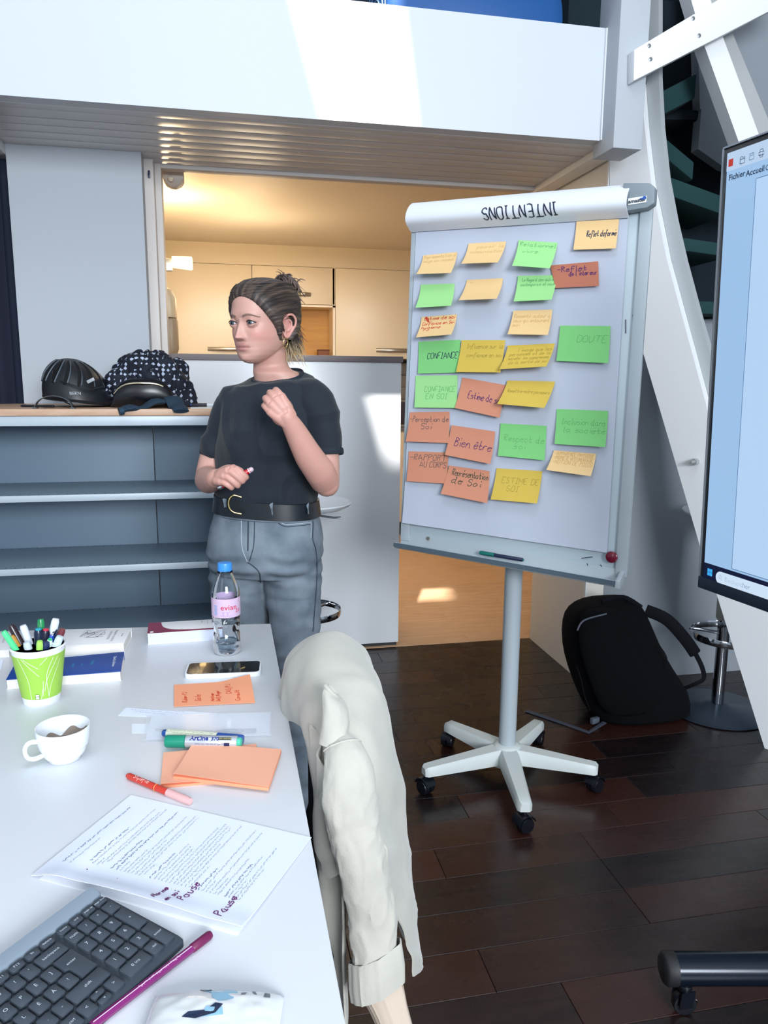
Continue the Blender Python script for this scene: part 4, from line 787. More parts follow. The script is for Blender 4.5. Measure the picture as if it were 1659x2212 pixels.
for i, (tpx, dy, r, c1, c2, lab) in enumerate(PENS):
    tip = PY(tpx[0], tpx[1], CB[1]+dy); off = (tip-CB)*A_((1, 1, 0))
    sc2 = min(.74, .0215/(np.linalg.norm(off)+1e-6)); foot = CB+A_((-off[0]*sc2*.4, dy*.55 if abs(dy) < .03 else 0, .010))
    # keep the pen inside the rim
    t = (hh-.010)/(tip[2]-foot[2]); cross = foot+(tip-foot)*t; rr_ = np.linalg.norm((cross-CB)[:2]); lim = r1-.004-r
    if rr_ > lim:
        tgt = CB[:2]+(cross-CB)[:2]*lim/rr_; tgt = A_((tgt[0], tgt[1], CB[2]+hh)); d = nrm(tip-tgt); s_ = (tgt[2]-foot[2])/d[2]; foot = tgt-d*s_
        q = foot-CB; rq = np.linalg.norm(q[:2])
        if rq > r0-.006-r: foot = A_((CB[0]+q[0]*(r0-.006-r)/rq, CB[1]+q[1]*(r0-.006-r)/rq, foot[2]))
    mb = mat('pen_barrel_%d' % i, c1, .3); mc = mat('pen_cap_%d' % i, c2, .25)
    endc = {6: '2FA6B8', 7: 'C8304A', 14: '2FB870'}.get(i)
    o = pen('pen', lab, foot, tip, r, (mb, mc, mb), group='pens in the green paper cup', capf=.42)
    if endc: mk('end_button', lathe([(0, -.001), (r*.7, -.0005), (r*.7, .0022), (0, .003)], tip, 16, nrm(tip-foot)), mat('pen_end_%d' % i, endc, .3), o, smooth=True)
    if i in (8, 12, 4, 14):
        d = nrm(tip-foot); s_ = nrm(np.cross(d, (0, 0, 1))); n_ = nrm(np.cross(s_, d)); n_ = n_ if n_[1] < 0 else -n_
        mk('clip', tube([tip-d*.004+n_*r*1.05, tip-d*.006+n_*(r+.002), tip-d*.035+n_*(r+.0012)], .0011, 6), m_chrome if i == 8 else mc, o, smooth=True)
# ---- books
def book(name, label, q, th, cover, pages, edge=.004, cat='book', back=None):
    "q: 4 px corners of the top cover (far-left, far-right, near-right, near-left)"
    P = [PZ(a, b, TZ+th) for a, b in q]; cen = sum(P)/4; o = thing(name, label, cat, (cen[0], cen[1], TZ), None)
    dn = A_((0, 0, 1)); ins = [p+(cen-p)*.012 for p in P]
    mk('pages', prism([p-dn*(th-.0015) for p in ins], dn*(th-.003)), pages, o)
    c = mk('cover', prism([p-dn*.0012 for p in P], dn*.0012), cover, o, bevel=.0004); mk('back_cover', prism([p-dn*(th-.0002) for p in P], dn*.0012), back or cover, o)
    mk('spine', prism([P[0], P[1], P[1]-dn*th*.99, P[0]-dn*th*.99], nrm(np.cross(P[1]-P[0], dn))*-.001), cover, o)
    return o, P, c
m_pages = mat('book_pages', 'E4E0DA', .8, bump=(3, .5, .001), stretch=(1, 1, 400)); m_pagesb = mat('book_pages_cool', 'CFD4E4', .8, bump=(3, .5, .001), stretch=(1, 1, 400))
m_cwhite = mat('cover_white', 'E8E8EA', .35); m_cblue = mat('cover_blue', '1A4696', .3); m_cmar = mat('cover_maroon', '7B1E48', .35); m_txtg = mat('print_grey', '8A8C94', .6); m_txtw = mat('print_pale', 'DDE4F0', .5); m_teal = mat('print_teal', '3FB6CF', .5)
def btext(o, P, s, fx, fy, size, m, **k):
    "text reading toward the viewer; fx along far edge 0..1, fy from far to near"
    ex = P[1]-P[0]; ey = P[3]-P[0]; og = P[0]+ex*fx+ey*fy
    mk('cover_lettering', fonttext(s, size, plane_map(og, ey, ex, -.0), 0, 0, **k), m, o)
def btext(o, P, s, fx, fy, size, m, **k):
    ex = P[1]-P[0]; ey = P[2]-P[1]; og = P[0]+ex*fx+ey*fy; un, vn = nrm(ey), nrm(ex)
    mk('cover_lettering', fonttext(s, size, lambda u, v: og+un*u+vn*v+A_((0, 0, .0005)), 0, 0, **k), m, o)
o, P, c = book('book', 'white paperback with a pale drawing behind the pen cup', ((86, 1361), (284, 1357), (268, 1389), (75, 1398)), .022, m_cwhite, m_pages)
btext(o, P, 'THERAPIE COGNITIVE', .84, .12, .0075, m_txtg); btext(o, P, 'DES PSYCHOSES', .79, .2, .0075, m_txtg); btext(o, P, 'Georges', .93, .35, .006, m_txtg); btext(o, P, 'Preface', .70, .35, .004, m_txtg)
rs = random.Random(5); ex = nrm(P[1]-P[0]); ey = nrm(P[2]-P[1])
mk('cover_drawing', ribbons([[(.10+rs.uniform(0, .05), .01+rs.uniform(0, .05)), (.10+rs.uniform(0, .05), .01+rs.uniform(0, .05)), (.10+rs.uniform(0, .05), .01+rs.uniform(0, .05))] for _ in range(10)], .0012, lambda u, v: P[0]+ex*u+ey*v+A_((0, 0, .0006)), sm=4), m_txtg, o)
o, P, c = book('book', 'blue paperback with pale lettering in front of the pen cup books', ((34, 1430), (268, 1408), (261, 1450), (13, 1468)), .020, m_cblue, m_pages, back=m_pages)
btext(o, P, 'David Le Breton', .91, .22, .0085, m_txtw, bold=.0001); btext(o, P, "L'Adieu", .71, .30, .008, m_teal); btext(o, P, 'au', .62, .45, .008, m_teal); btext(o, P, 'corps', .54, .38, .008, m_teal)
o, P, c = book('book', 'white paperback cut by the left photo edge behind the pens', ((-120, 1372), (34, 1366), (20, 1404), (-140, 1412)), .016, m_cwhite, m_pages)
btext(o, P, 'INTRODUCTION', .86, .2, .006, m_txtg)
o, P, c = book('book', 'thick white and maroon book lying behind the water bottle', ((321, 1346), (478, 1337), (481, 1358), (318, 1369)), .026, m_cwhite, m_pagesb)
ex = P[1]-P[0]; ey = P[3]-P[0]; cv_ = []
cur = [(0, 0), (.17, 0), (.20, .45), (.30, .72), (.5, .84), (.75, .88), (1, .88), (1, 1), (0, 1)]
mk('maroon_band', prism([P[0]+ex*u+(ey*(1-u)+(P[2]-P[1])*u)*v+A_((0, 0, .0002)) for u, v in smoothpath([A_(a+(0,)) for a in cur[:7]], 3)[:] and [(p[0], p[1]) for p in smoothpath([A_(a+(0,)) for a in cur[1:7]], 3)]+[(1, 1), (0, 1), (0, 0)]], (0, 0, .0004)), m_cmar, o)
btext(o, P, 'PSYCHOLOGIE', .93, .05, .006, m_txtg); btext(o, P, 'la clinique', .86, .1, .005, m_txtg); btext(o, P, 'sous la direction', .80, .05, .004, m_txtg); btext(o, P, 'Manuel', .72, .1, .005, m_txtg)
mk('corner_badge', prism([P[3]+nrm(ex)*.006+A_((0, 0, .0008))-nrm(ey)*.004, P[3]+nrm(ex)*.013+A_((0, 0, .0008))-nrm(ey)*.004, P[3]+nrm(ex)*.013+A_((0, 0, .0008))-nrm(ey)*.012, P[3]+nrm(ex)*.006+A_((0, 0, .0008))-nrm(ey)*.012], (0, 0, .0003)), m_cwhite, o)
q = [tp(-30, 1432), tp(8, 1426), tp(2, 1446), tp(-40, 1470)]; mk('paper_sheet', prism(q, (0, 0, .001)), m_paperb, label='corner of a paper sheet at the left photo edge by the blue book', cat='paper')
# ---- water bottle
m_pet = bpy.data.materials.new('clear_plastic'); m_pet.use_nodes = True; _n = m_pet.node_tree.nodes; _l = m_pet.node_tree.links
_g = _n.new('ShaderNodeBsdfGlossy'); _g.inputs['Roughness'].default_value = .04; _t = _n.new('ShaderNodeBsdfTransparent'); _t.inputs[0].default_value = (.93, .96, .98, 1); _fx = _n.new('ShaderNodeFresnel'); _fx.inputs[0].default_value = 1.5
_mx = _n.new('ShaderNodeMixShader'); _l.new(_fx.outputs[0], _mx.inputs[0]); _l.new(_t.outputs[0], _mx.inputs[1]); _l.new(_g.outputs[0], _mx.inputs[2]); _l.new(_mx.outputs[0], _n['Material Output'].inputs[0])
BB = (tp(463, 1408)+tp(519, 1408))/2; BB = A_((BB[0], BB[1]+.0, TZ)); zt_ = PY(490, 1216, BB[1])[2]-TZ; k = zt_/.215
bt = thing('water_bottle', 'clear plastic water bottle with blue cap and pink label', 'bottle', tuple(BB))
prof = [(0, .006), (.012, .005), (.022, .001), (.028, .0), (.0315, .005), (.0325, .014), (.0318, .022), (.0325, .03), (.0305, .045), (.0285, .055), (.0305, .066), (.0325, .078), (.0318, .083), (.0325, .088), (.0328, .095), (.0328, .135), (.0325, .145), (.030, .157), (.025, .172), (.018, .188), (.0135, .195), (.0133, .199)]
prof = [(r_*k, z*k) for r_, z in prof]
def blathe(prof, c, n=64, tw=0):
    c = A_(c); S = []
    for r_, z in prof:
        S.append([c+A_((math.cos(a)*(r_+(.0008*math.sin(6*a+z*160) if .02*k < z < .085*k else 0)), math.sin(a)*(r_+(.0008*math.sin(6*a+z*160) if .02*k < z < .085*k else 0)), z)) for a in [2*math.pi*j/n for j in range(n)]])
    return loft(S, True, False)
pp = [p for p in smoothpath([A_(a+(0,)) for a in prof], 3)]
mk('shell', blathe([(max(p[0], 1e-4), p[1]) for p in pp], BB), m_pet, bt, smooth=True)
m_wat = mat('water', 'DCEAF4', .02, trans=1, ior=1.33)
wp = [(max(p[0]-.0012, 1e-4), p[1]+.0008) for p in pp if p[1] < .030*k]; mk('water', lathe([(0, wp[0][1])]+wp+[(0, wp[-1][1])], BB, 48), m_wat, bt, smooth=True)
m_labelp = mat('label_pink', 'E2C6E2', .35, alpha=.80); lr = .0331*k
mk('label', lathe([(lr, .093*k), (lr, .137*k), (lr+.0003, .137*k), (lr+.0003, .093*k), (lr, .093*k)], BB, 64), m_labelp, bt, smooth=True)
va = math.atan2(-BB[1], -BB[0]); lmap = lambda u, v: BB+A_((math.cos(va+u/lr)*(lr+.0008), math.sin(va+u/lr)*(lr+.0008), v*k))
mk('label_lettering', join(fonttext('evian', .0175, lmap, -.012, .112, bold=.0001, xs=1), fonttext('20', .012, lmap, .0205, .1035, xs=1)), mat('label_red', 'C81848', .4), bt)
mk('label_barcode', join(*[ribbons([[(-.0265+.0, .100+.0035*i), (-.0195, .100+.0035*i)]], .0016, lmap) for i in range(7)]), mat('label_blue', '6FA6D8', .4), bt)
mk('label_figures', ribbons([[(-.006, .098), (-.006, .104), (-.009, .108)], [(-.006, .104), (-.003, .108)], [(.003, .098), (.003, .104), (0, .108)], [(.003, .104), (.007, .108)], [(-.012, .098), (.012, .098)]], .0009, lmap), mat('label_mauve', '9C90C8', .4), bt)
mk('cap', lathe([(.0128, 0), (.0155, .0), (.0158, .004), (.0152, .0045), (.0152, .014), (.0145, .0165), (.011, .0172), (0, .0172)], BB+A_((0, 0, .198*k)), 40), mat('cap_blue', '3C8EDC', .35), bt, smooth=True)
mk('neck_ring', lathe([(.0133, 0), (.0165, .0005), (.0165, .002), (.0133, .0025), (.0133, 0)], BB+A_((0, 0, .1935*k)), 40), m_pet, bt, smooth=True)
# ---- phone
def rquad(P, r, n=5):
    out = []
    for i in range(4):
        p = P[i]; a = P[i-1]; b = P[(i+1) % 4]; u = nrm(a-p); v = nrm(b-p)
        for k_ in range(n+1):
            t = k_/n*math.pi/2; out.append(p+u*r*(1-math.sin(t))+v*r*(1-math.cos(t)))
    return out
ph = [PZ(a, b, TZ+.009) for a, b in ((404, 1432), (563, 1427), (566, 1452), (400, 1459))]
# true rectangle from the centre line
cen = sum(ph)/4; ux = nrm(ph[1]-ph[0]+ph[2]-ph[3]); uy = nrm(np.cross((0, 0, 1), ux)); Lh = .5*np.linalg.norm((ph[1]+ph[2]-ph[0]-ph[3])/2); Wh = .5*np.linalg.norm((ph[0]+ph[1]-ph[2]-ph[3])/2)
def rect(cen, ux, uy, L_, W_, z): return [A_((0, 0, z-cen[2]))+cen+ux*a*L_+uy*b*W_ for a, b in ((-1, 1), (1, 1), (1, -1), (-1, -1))]
pn = thing('smartphone', 'smartphone with black glossy screen in a white case on the table', 'phone', (cen[0], cen[1], TZ))
mk('case', prism(rquad(rect(cen, ux, uy, Lh, Wh, TZ), .012), (0, 0, .0095)), mat('case_white', 'E4E6EA', .4), pn, bevel=.001)
mk('screen_glass', prism(rquad(rect(cen, ux, uy, Lh-.0035, Wh-.0035, TZ+.0094), .009), (0, 0, .0004)), mat('phone_glass', '020306', .03, spec=.8, coat=1), pn)
# ---- notes and papers on the table
m_oran = mat('note_orange', 'F5A47C', .75); m_oran2 = mat('note_peach', 'F7B395', .75); m_redink = mat('ink_orange_red', 'D8481E', .7)
nc = [PZ(376, 1480, TZ+.001), PZ(540, 1452, TZ+.018), PZ(551, 1517, TZ+.0025), PZ(376, 1527, TZ+.001)]
def nfn(u, v): p = bil(nc, u, v); return A_((p[0], p[1], TZ+.0012+.012*max(0, u-.6)/.4*(1-v)+.002*u*math.sin(3*v)**2))
o = mk('sticky_note', sheet(nfn, 14, 6, .0006), m_oran, smooth=True, label='orange sticky note with orange-red handwriting by the phone', cat='sticky note')
Wn = np.linalg.norm(nc[1]-nc[0]); Hn = np.linalg.norm(nc[3]-nc[0])
def wr(t, u0, v0, sz, seed): # handwriting running away from the viewer
    return ribbons(strokes(t, sz, 0, 0, jit=.4, seed=seed), .0013, lambda a, b: nfn(u0-b/Wn, v0-a/Hn)+A_((0, 0, .0009)))
mk('handwriting', join(wr('.Ruben PJ', .16, .88, .0085, 1), wr('Gale', .33, .82, .010, 2), wr('.Hettner', .50, .88, .007, 3), wr('Self/Roger', .57, .88, .0065, 8), wr('CAS/PJ', .72, .62, .0095, 4), wr('Consult', .82, .90, .008, 5)), m_redink, o)
def flat(name, px, lift, m, label, cat='paper', th=.0005, **k):
    return mk(name, prism([PZ(a, b, TZ+lift) for a, b in px], (0, 0, th)), m, label=label, cat=cat, **k)
m_ink2 = mat('print_ink', '6E7686', .7); rs = random.Random(11)
def small_print(o, A0, ud, vd, lines, h, w=.00045, m=None, lift=.0006):
    pl = []
    for u0, v0, L_ in lines: pl += scribble_line(u0, v0, L_, h, rs)
    mk('small_print', ribbons(pl, w, lambda u, v: A0+ud*u+vd*v+A_((0, 0, lift)), sm=0), m or m_ink2, o, kind='stuff')
o = flat('paper_strip', ((272, 1529), (470, 1541), (470, 1557), (255, 1546)), .0004, m_paperb, 'narrow printed paper strip lying left of the plastic sleeve', )
A0 = PZ(400, 1538, TZ+.0009); ud = nrm(PZ(300, 1531, TZ)-A0); ud[2] = 0; vd = nrm(np.cross((0, 0, 1), ud)); small_print(o, A0, ud, vd, [(0, .0, .09), (.01, .007, .09), (.03, .014, .06)], .0022)
flat('paper_strip', ((285, 1564), (330, 1564), (326, 1584), (285, 1584)), .0004, m_paperb, 'small blank paper piece at the left under the plastic sleeve')
o = flat('plastic_sleeve', ((327, 1547), (584, 1540), (583, 1588), (315, 1598)), .0018, m_paperb, 'printed sheet in a clear plastic sleeve under the two markers', 'paper', .0006)
m_film = mat('clear_film', 'F4F6FA', .08, alpha=.28)
mk('film', prism([PZ(a, b, TZ+.0027) for a, b in ((318, 1545), (588, 1537), (587, 1590), (306, 1601))], (0, 0, .0002)), m_film, o)
A0 = PZ(552, 1585, TZ+.0026); ud = nrm(PZ(400, 1592, TZ)-A0); ud[2] = 0; vd = nrm(np.cross((0, 0, 1), ud)); vd = -vd if vd[1] < 0 else vd
small_print(o, A0, ud, vd, [(0, .0035*i, .12 if i < 5 else .06) for i in range(6)], .002, .0004)
# ---- markers
def marker(label, p0, p1, r, capf, mb, mc, mp, capcol_end=None):
    a, b = A_(p0), A_(p1); t = nrm(b-a); L_ = np.linalg.norm(b-a); o = thing('marker', label, 'marker', tuple((a+b)/2-A_((0, 0, r))), None)
    mk('cap', lathe([(0, 0), (r*.92, .0008), (r*1.02, .003), (r*1.04, L_*capf-.001), (r*.9, L_*capf)], a, 28, t), mc, o, smooth=True)
    mk('barrel', lathe([(r*.98, L_*capf+.0002), (r, L_*capf+.002), (r, L_*.93), (r*.9, L_*.94), (0, L_*.94)], a, 28, t), mb, o, smooth=True)
    mk('end_plug', lathe([(r*.78, L_*.94), (r*.74, L_-.002), (r*.5, L_), (0, L_)], a, 24, t), mp, o, smooth=True)
    return o, a, t, L_
rA = .0098; a = PZ(357, 1601, TZ+rA+.003); b = PZ(523, 1603, TZ+rA+.003)
mgreen = mat('marker_green', '14876C', .3); mgl = mat('marker_green_light', '46B89C', .35); msil = mat('marker_silver', 'B9BFC8', .3, .4)
o, a, t, L_ = marker('green capped silver marker with lettering lying on the plastic sleeve', a, b, rA, .27, msil, mgreen, mgl)
sd = nrm(np.cross(t, (0, 0, 1))); 
def cyl(a, t, r, ph0=.9): # u along t, v around (up and back)
    sdx = nrm(np.cross(t, (0, 0, 1))); sdx = sdx if sdx[1] < 0 else -sdx
    return lambda u, v: a+t*u+sdx*(r+.0005)*math.cos(ph0+v/r)+A_((0, 0, 1))*(r+.0005)*math.sin(ph0+v/r)
cm = cyl(a, t, rA, .62)
mk('barrel_lettering', join(fonttext('Artline', .0105, cm, L_*.335, .0005, bold=.0004), fonttext('370', .0085, cm, L_*.335+.034, .0005, bold=.0003), ribbons(scribble_line(L_*.40, -.0062, .05, .002, rs), .0005, cm, sm=0)), mat('ink_blue', '1C2E84', .4), o)
mk('barrel_badge', ribbons([[(L_*.70, .0035), (L_*.87, .0035)]], .0042, cm), mat('badge_black', '2A2A20', .4), o); mk('badge_lettering', fonttext('DRY SAFE INK', .0032, lambda u, v: cm(u, v)+(cm(u, v)-a-t*u)*.03, L_*.712, .0023), mat('badge_gold', 'C9C27A', .4), o)
mk('barrel_mark', ribbons([[(L_*.78, -.0055), (L_*.85, -.0055)]], .005, cm), mat('mark_navy', '1A2450', .4), o)
rB = .0078; a = PZ(526, 1598, TZ+rB+.0031); b = PZ(351, 1583, TZ+rB+.0031)
mblu = mat('marker_blue_cap', '1B4F9E', .3); mcrm = mat('marker_cream', 'DDE2CC', .45)
o, a, t, L_ = marker('blue capped marker with cream barrel lying behind the green one', a, b, rB, .32, mcrm, mblu, mblu); cm = cyl(a, t, rB, 1.1)
mk('barrel_lettering', ribbons(scribble_line(L_*.36, 0, .1, .0018, rs)+scribble_line(L_*.36, -.003, .1, .0018, rs), .0004, cm, sm=0), mat('ink_olive', '6E7450', .5), o)
# ---- sticky pads
def pad_(label, px, z0, th):
    P = [PZ(a, b, TZ+z0+th) for a, b in px]; o = thing('sticky_pad', label, 'sticky pad', (sum(P)[0]/4, sum(P)[1]/4, TZ))
    mk('pad_block', prism([p-A_((0, 0, th)) for p in P], (0, 0, th-.0006)), mat('pad_edge', 'EF9A74', .8) if 'pad_edge' not in MATS else MATS['pad_edge'], o, bevel=.0003)
    mk('top_sheet', sheet(lambda u, v: bil(P, u, v)+A_((0, 0, .0002+.0035*max(0, (v-.55)/.45)**2*(1-u)*1.0)), 10, 8, .0003), m_oran2, o, smooth=True)
pad_('peach sticky pad underneath, partly covered by the second pad', ((353, 1626), (554, 1607), (548, 1680), (347, 1698)), 0, .004)
pad_('peach sticky pad on top, laid at an angle beside the red pen', ((417, 1604), (608, 1619), (580, 1701), (374, 1676)), .0045, .0055)
# ---- red felt pen
r = .0052; a = PZ(277, 1676, TZ+r); b = PZ(412, 1732, TZ+r)
rp = pen('pen', 'red felt pen with pale pink cap lying before the peach pads', a, b, r, (mat('pen_red', 'CE3B2C', .35), mat('cap_pink', 'EBB9B8', .25, alpha=.85), mat('pen_red_end', 'C8342C', .4)), capf=.36)
t = nrm(b-a); cm = cyl(a, t, r, 1.2); mk('barrel_lettering', ribbons(strokes('Stylefile', .0055, .016, -.002, jit=.4, seed=3), .0007, cm), mat('pen_print_pink', 'F4C4BC', .4), rp); mk('band', lathe([(r*1.0, 0), (r*1.06, .0003), (r*1.06, .001), (r*1.0, .0013)], a+t*.0595, 20, t), mat('band_orange', 'E88A4A', .4), rp)
# ---- coffee cup
m_porc = mat('porcelain', 'E9EEF3', .12, coat=.5)
CC = (tp(97, 1645)+tp(176, 1645))/2; CC = A_((CC[0], CC[1]+.012, TZ))
rt_ = .5*np.linalg.norm(PZ(78, 1577, TZ+.056)-PZ(192, 1577, TZ+.056)); kc = rt_/.042
cp = thing('coffee_cup', 'white porcelain coffee cup, empty with brown dregs, on the table', 'cup', tuple(CC))
cprof = [(0, .0), (.024, .0), (.026, .001), (.027, .004), (.0285, .006), (.0335, .012), (.0345, .017), (.035, .020), (.0392, .026), (.0405, .036), (.0420, .054), (.0416, .0565), (.0402, .056), (.0388, .042), (.0372, .034), (.034, .0275), (.025, .0228), (0, .022)]
mk('bowl', lathe([(a_*kc, z*kc) for a_, z in cprof], CC, 56), m_porc, cp, smooth=True)
hd = nrm(PZ(60, 1618, TZ+.03)-CC-A_((0, 0, .03))); hd[2] = 0; hd = nrm(hd)
hp_ = [CC+hd*(.040*kc)+A_((0, 0, .040*kc)), CC+hd*(.052*kc)+A_((0, 0, .041*kc)), CC+hd*(.0585*kc)+A_((0, 0, .032*kc)), CC+hd*(.056*kc)+A_((0, 0, .018*kc)), CC+hd*(.046*kc)+A_((0, 0, .012*kc)), CC+hd*(.033*kc)+A_((0, 0, .014*kc))]
mk('handle', tube(smoothpath(hp_, 5), [(.0035, .0055)]*26, 12), m_porc, cp, smooth=True)
m_coff = mat('coffee_dregs', '3E281F', .3)
mk('coffee_stain', sheet(lambda u, v: CC+A_((0, 0, kc*(.0245+(.011+.006*math.sin(5*u+1)+.004*math.sin(17*u))*v)))+A_((math.cos(.2+u*2.6), math.sin(.2+u*2.6), 0))*kc*(float(np.interp(.0245+(.011+.006*math.sin(5*u+1)+.004*math.sin(17*u))*v, [.0228, .0275, .034, .042, .056], [.025, .034, .0372, .0388, .0402]))-.0009), 30, 6), mat('coffee_film', '8E7F73', .4), cp, smooth=True)
mk('coffee_dregs', lathe([(0, .0232*kc), (.026*kc, .0240*kc), (.0285*kc, .0252*kc), (.029*kc, .0257*kc)], CC, 40), m_coff, cp, smooth=True)
# ---- document
dq = [PZ(a, b, TZ+.001) for a, b in ((68, 1893), (283, 1718), (673, 1810), (523, 2015))]     # P0 lower-left, P1 upper, P2 right, P3 near
def dfn(s, f): # s along P0->P1 , f along P0->P3
    p = (dq[0]*(1-s)+dq[1]*s)*(1-f)+(dq[3]*(1-s)+dq[2]*s)*f
    lift = .004*math.exp(-((f-.10)/.08)**2)*(1-s)+.010*math.exp(-((s)/.10)**2)*(.35+.65*math.sin(math.pi*min(1, f*1.2)))*(1 if f > .15 else f/.15)+.004*f*(1-s)
    return A_((p[0], p[1], TZ+.0012+lift))
doc = mk('document', sheet(dfn, 24, 30, .0006), m_paperb, smooth=True, label='printed white A4 document lying above the keyboard with violet notes in its margin', cat='paper')
flat('document_page', ((85, 1899), (290, 1722), (668, 1815), (512, 2021)), .0002, m_paper, 'second white page just showing below the printed document', th=.0004)
Wd = np.linalg.norm(dq[1]-dq[0]); Hd = np.linalg.norm(dq[3]-dq[0])
LN = [(.080, .16, .86, 1), (.118, .16, .46, 0), (.19, .24, .64, 1), (.212, .22, .90, 0), (.235, .22, .30, 0), (.25, .24, .88, 0), (.268, .27, .93, 0), (.315, .22, .56, 1), (.34, .22, .93, 1), (.362, .22, .32, 0), (.385, .22, .48, 0), (.405, .22, .90, 0), (.425, .22, .62, 0), (.446, .22, .94, 0), (.466, .22, .92, 0), (.487, .24, .36, 0)]
LN += [(.525+.0205*i, .22, x, 1 if i == 0 else 0) for i, x in enumerate((.50, .62, .60, .58, .86, .93, .91, .89, .70, .95, .46))]
LN += [(.775+.02*i, .22, x, 1 if i == 0 else 0) for i, x in enumerate((.45, .93, .34, .92, .40, .62))]+[(.91+.017*i, .22, x, 1 if i == 0 else 0) for i, x in enumerate((.58, .68, .42, .80, .55))]
pl = []; plb = []
for f, s0, s1, bd in LN: (plb if bd else pl).extend(scribble_line(s0*Wd, -f*.93*Hd, (s1-s0)*Wd, .0021 if not bd else .0026, rs))
dmap = lambda u, v: dfn(u/Wd, -v/Hd)+A_((0, 0, .0011))
mk('small_print', ribbons(pl, .00042, dmap, sm=0), m_ink2, doc, kind='stuff'); mk('bold_print', ribbons(plb, .0007, dmap, sm=0), mat('print_bold', '4E5A80', .7), doc, kind='stuff')
m_vio = mat('ink_purple', '6A1A62', .7)
def hw(t, s, f, sz, seed): return ribbons(strokes(t, sz, s*Wd, -f*Hd, jit=.5, seed=seed), .0013, dmap)
mk('handwriting', join(hw('Norme', .03, .60, .0075, 1), hw('en soi', .03, .655, .007, 2), hw('Pause', .09, .705, .010, 3), hw('Pause', .04, .895, .0105, 4), hw("'", .14, .22, .006, 2), hw("'", .13, .38, .006, 3)), m_vio, doc)
# ---- keyboard
ZK = TZ+.0165
K0 = PZ(238.7, 1960.3, ZK); E1 = (PZ(160.3, 2023, ZK)-K0)/3; E2 = (PZ(326.7, 2039.8, ZK)-PZ(213.4, 1978.4, ZK))/4
u1 = nrm(E1); E2 = E2-u1*E2.dot(u1)*.5; k1 = np.linalg.norm(E1); k2 = np.linalg.norm(E2)
def KP(a, b, z=0): return K0+E1*a+E2*b+A_((0, 0, z-.002*b*.6))
m_kb = mat('keyboard_body', '3A424B', .45); m_key = mat('key_grey', '3C444E', .5, bump=(400, .05)); m_kstrip = mat('keyboard_strip', '8A98A6', .4); m_kleg = mat('key_print', 'D5DDE6', .5)
kb = thing('keyboard', 'dark grey computer keyboard with a lighter rear strip at the bottom left', 'keyboard', tuple(A_((K0[0]-.1, K0[1]-.1, TZ))))
A_MAX = 19.6
def rrect(a0, b0, a1, b1, r, z, n=5):
    P = []
    for (ca, cb, st_a) in ((a1-r, b1-r, 0), (a0+r, b1-r, 90), (a0+r, b0+r, 180), (a1-r, b0+r, 270)):
        for i in range(n+1):
            t = math.radians(st_a+90*i/n); P.append(KP(ca+r*math.cos(t), cb+r*math.sin(t), z))
    return P
def slab(a0, b0, a1, b1, r, z0, z1, ins=0): return loft([rrect(a0, b0, a1, b1, r, z0), rrect(a0, b0, a1, b1, r, z1-ins), rrect(a0+ins*40, b0+ins*40, a1-ins*40, b1-ins*40, r, z1)])
def slabt(a0, b0, a1, b1, r, z1):
    lo = [A_((p[0], p[1], TZ+.0008)) for p in rrect(a0, b0, a1, b1, r, 0)]
    return loft([lo, rrect(a0, b0, a1, b1, r, z1-.002), rrect(a0+.08, b0+.08, a1-.08, b1-.08, r, z1)])
mk('body', slabt(-.82, -1.28, A_MAX, 4.85, .38, -.0035), m_kb, kb, smooth=True)
mk('rear_strip', slabt(-.82, -2.3, A_MAX, -1.26, .42, -.001), m_kstrip, kb, smooth=True)
KEYS = []
def key(a, b, w=1, h=1, t='', s=.0048): KEYS.append((a, b, w, h, t, s))
for a, t in zip((0, 1, 2, 3), ('page down', 'page up', 'end', 'home')): key(a, -.82, 1, .62, t, .0032)
for i, t in enumerate(('delete', 'fn', 'F12', 'F11', 'F10', 'F9', 'F8', 'F7', 'F6', 'F5', 'F4', 'F3', 'F2', 'F1')): key(4.25+i*1.08, -.82, 1.04, .62, t, .0038)
for a, t in zip((0, 1, 2, 3), ('-', '*', '/', 'num')): key(a, 0, 1, 1, t)
key(0, 1.5, 1, 2, '+'); key(0, 3.5, 1, 2, 'enter', .0042); key(1, 4, 1, 1, '. del', .004); key(2.5, 4, 2, 1, '0 ins', .0048)
for b, ts in ((1, '987'), (2, '654'), (3, '321')):
    for i, t in enumerate(ts): key(1+i, b, 1, 1, t, .0055)
key(4.75, 0, 2, 1, 'backspace', .0042)
for i, t in enumerate("'?0987654321$"): key(6.25+i, 0, 1, 1, t, .005)
for i, t in enumerate("]èpoiuztrewq"): key(5.75+i, 1, 1, 1, t.upper() if t.isalpha() else t, .005)
key(17.9, 1, 1.5, 1, 'tab', .004)
for i, t in enumerate("!àélkjhgfdsa"): key(5.5+i, 2, 1, 1, t.upper() if t.isalpha() else t, .005)
key(17.75, 2, 1.75, 1, 'caps', .004)
key(5.1, 3, 2.7, 1, 'shift', .0042)
for i, t in enumerate("-.,mnbvcxy<"): key(6.95+i, 3, 1, 1, t.upper() if t.isalpha() else t, .005)
key(4.25, 4, 1, 1, '>'); key(5.25, 3.76, 1, .5, '^', .004); key(5.25, 4.25, 1, .5, 'v', .004); key(6.25, 4, 1, 1, '<')
for a, w, t in ((7.3, 1.1, 'ctrl'), (8.4, 1.1, 'fn'), (9.5, 1.1, 'alt gr'), (13.1, 6.0, ''), (16.6, 1, 'alt'), (17.7, 1.1, 'fn'), (18.6, .8, 'ctrl')): key(a, 4, w, 1, t, .004)
g_ = .075; kc_ = 0; lets = []
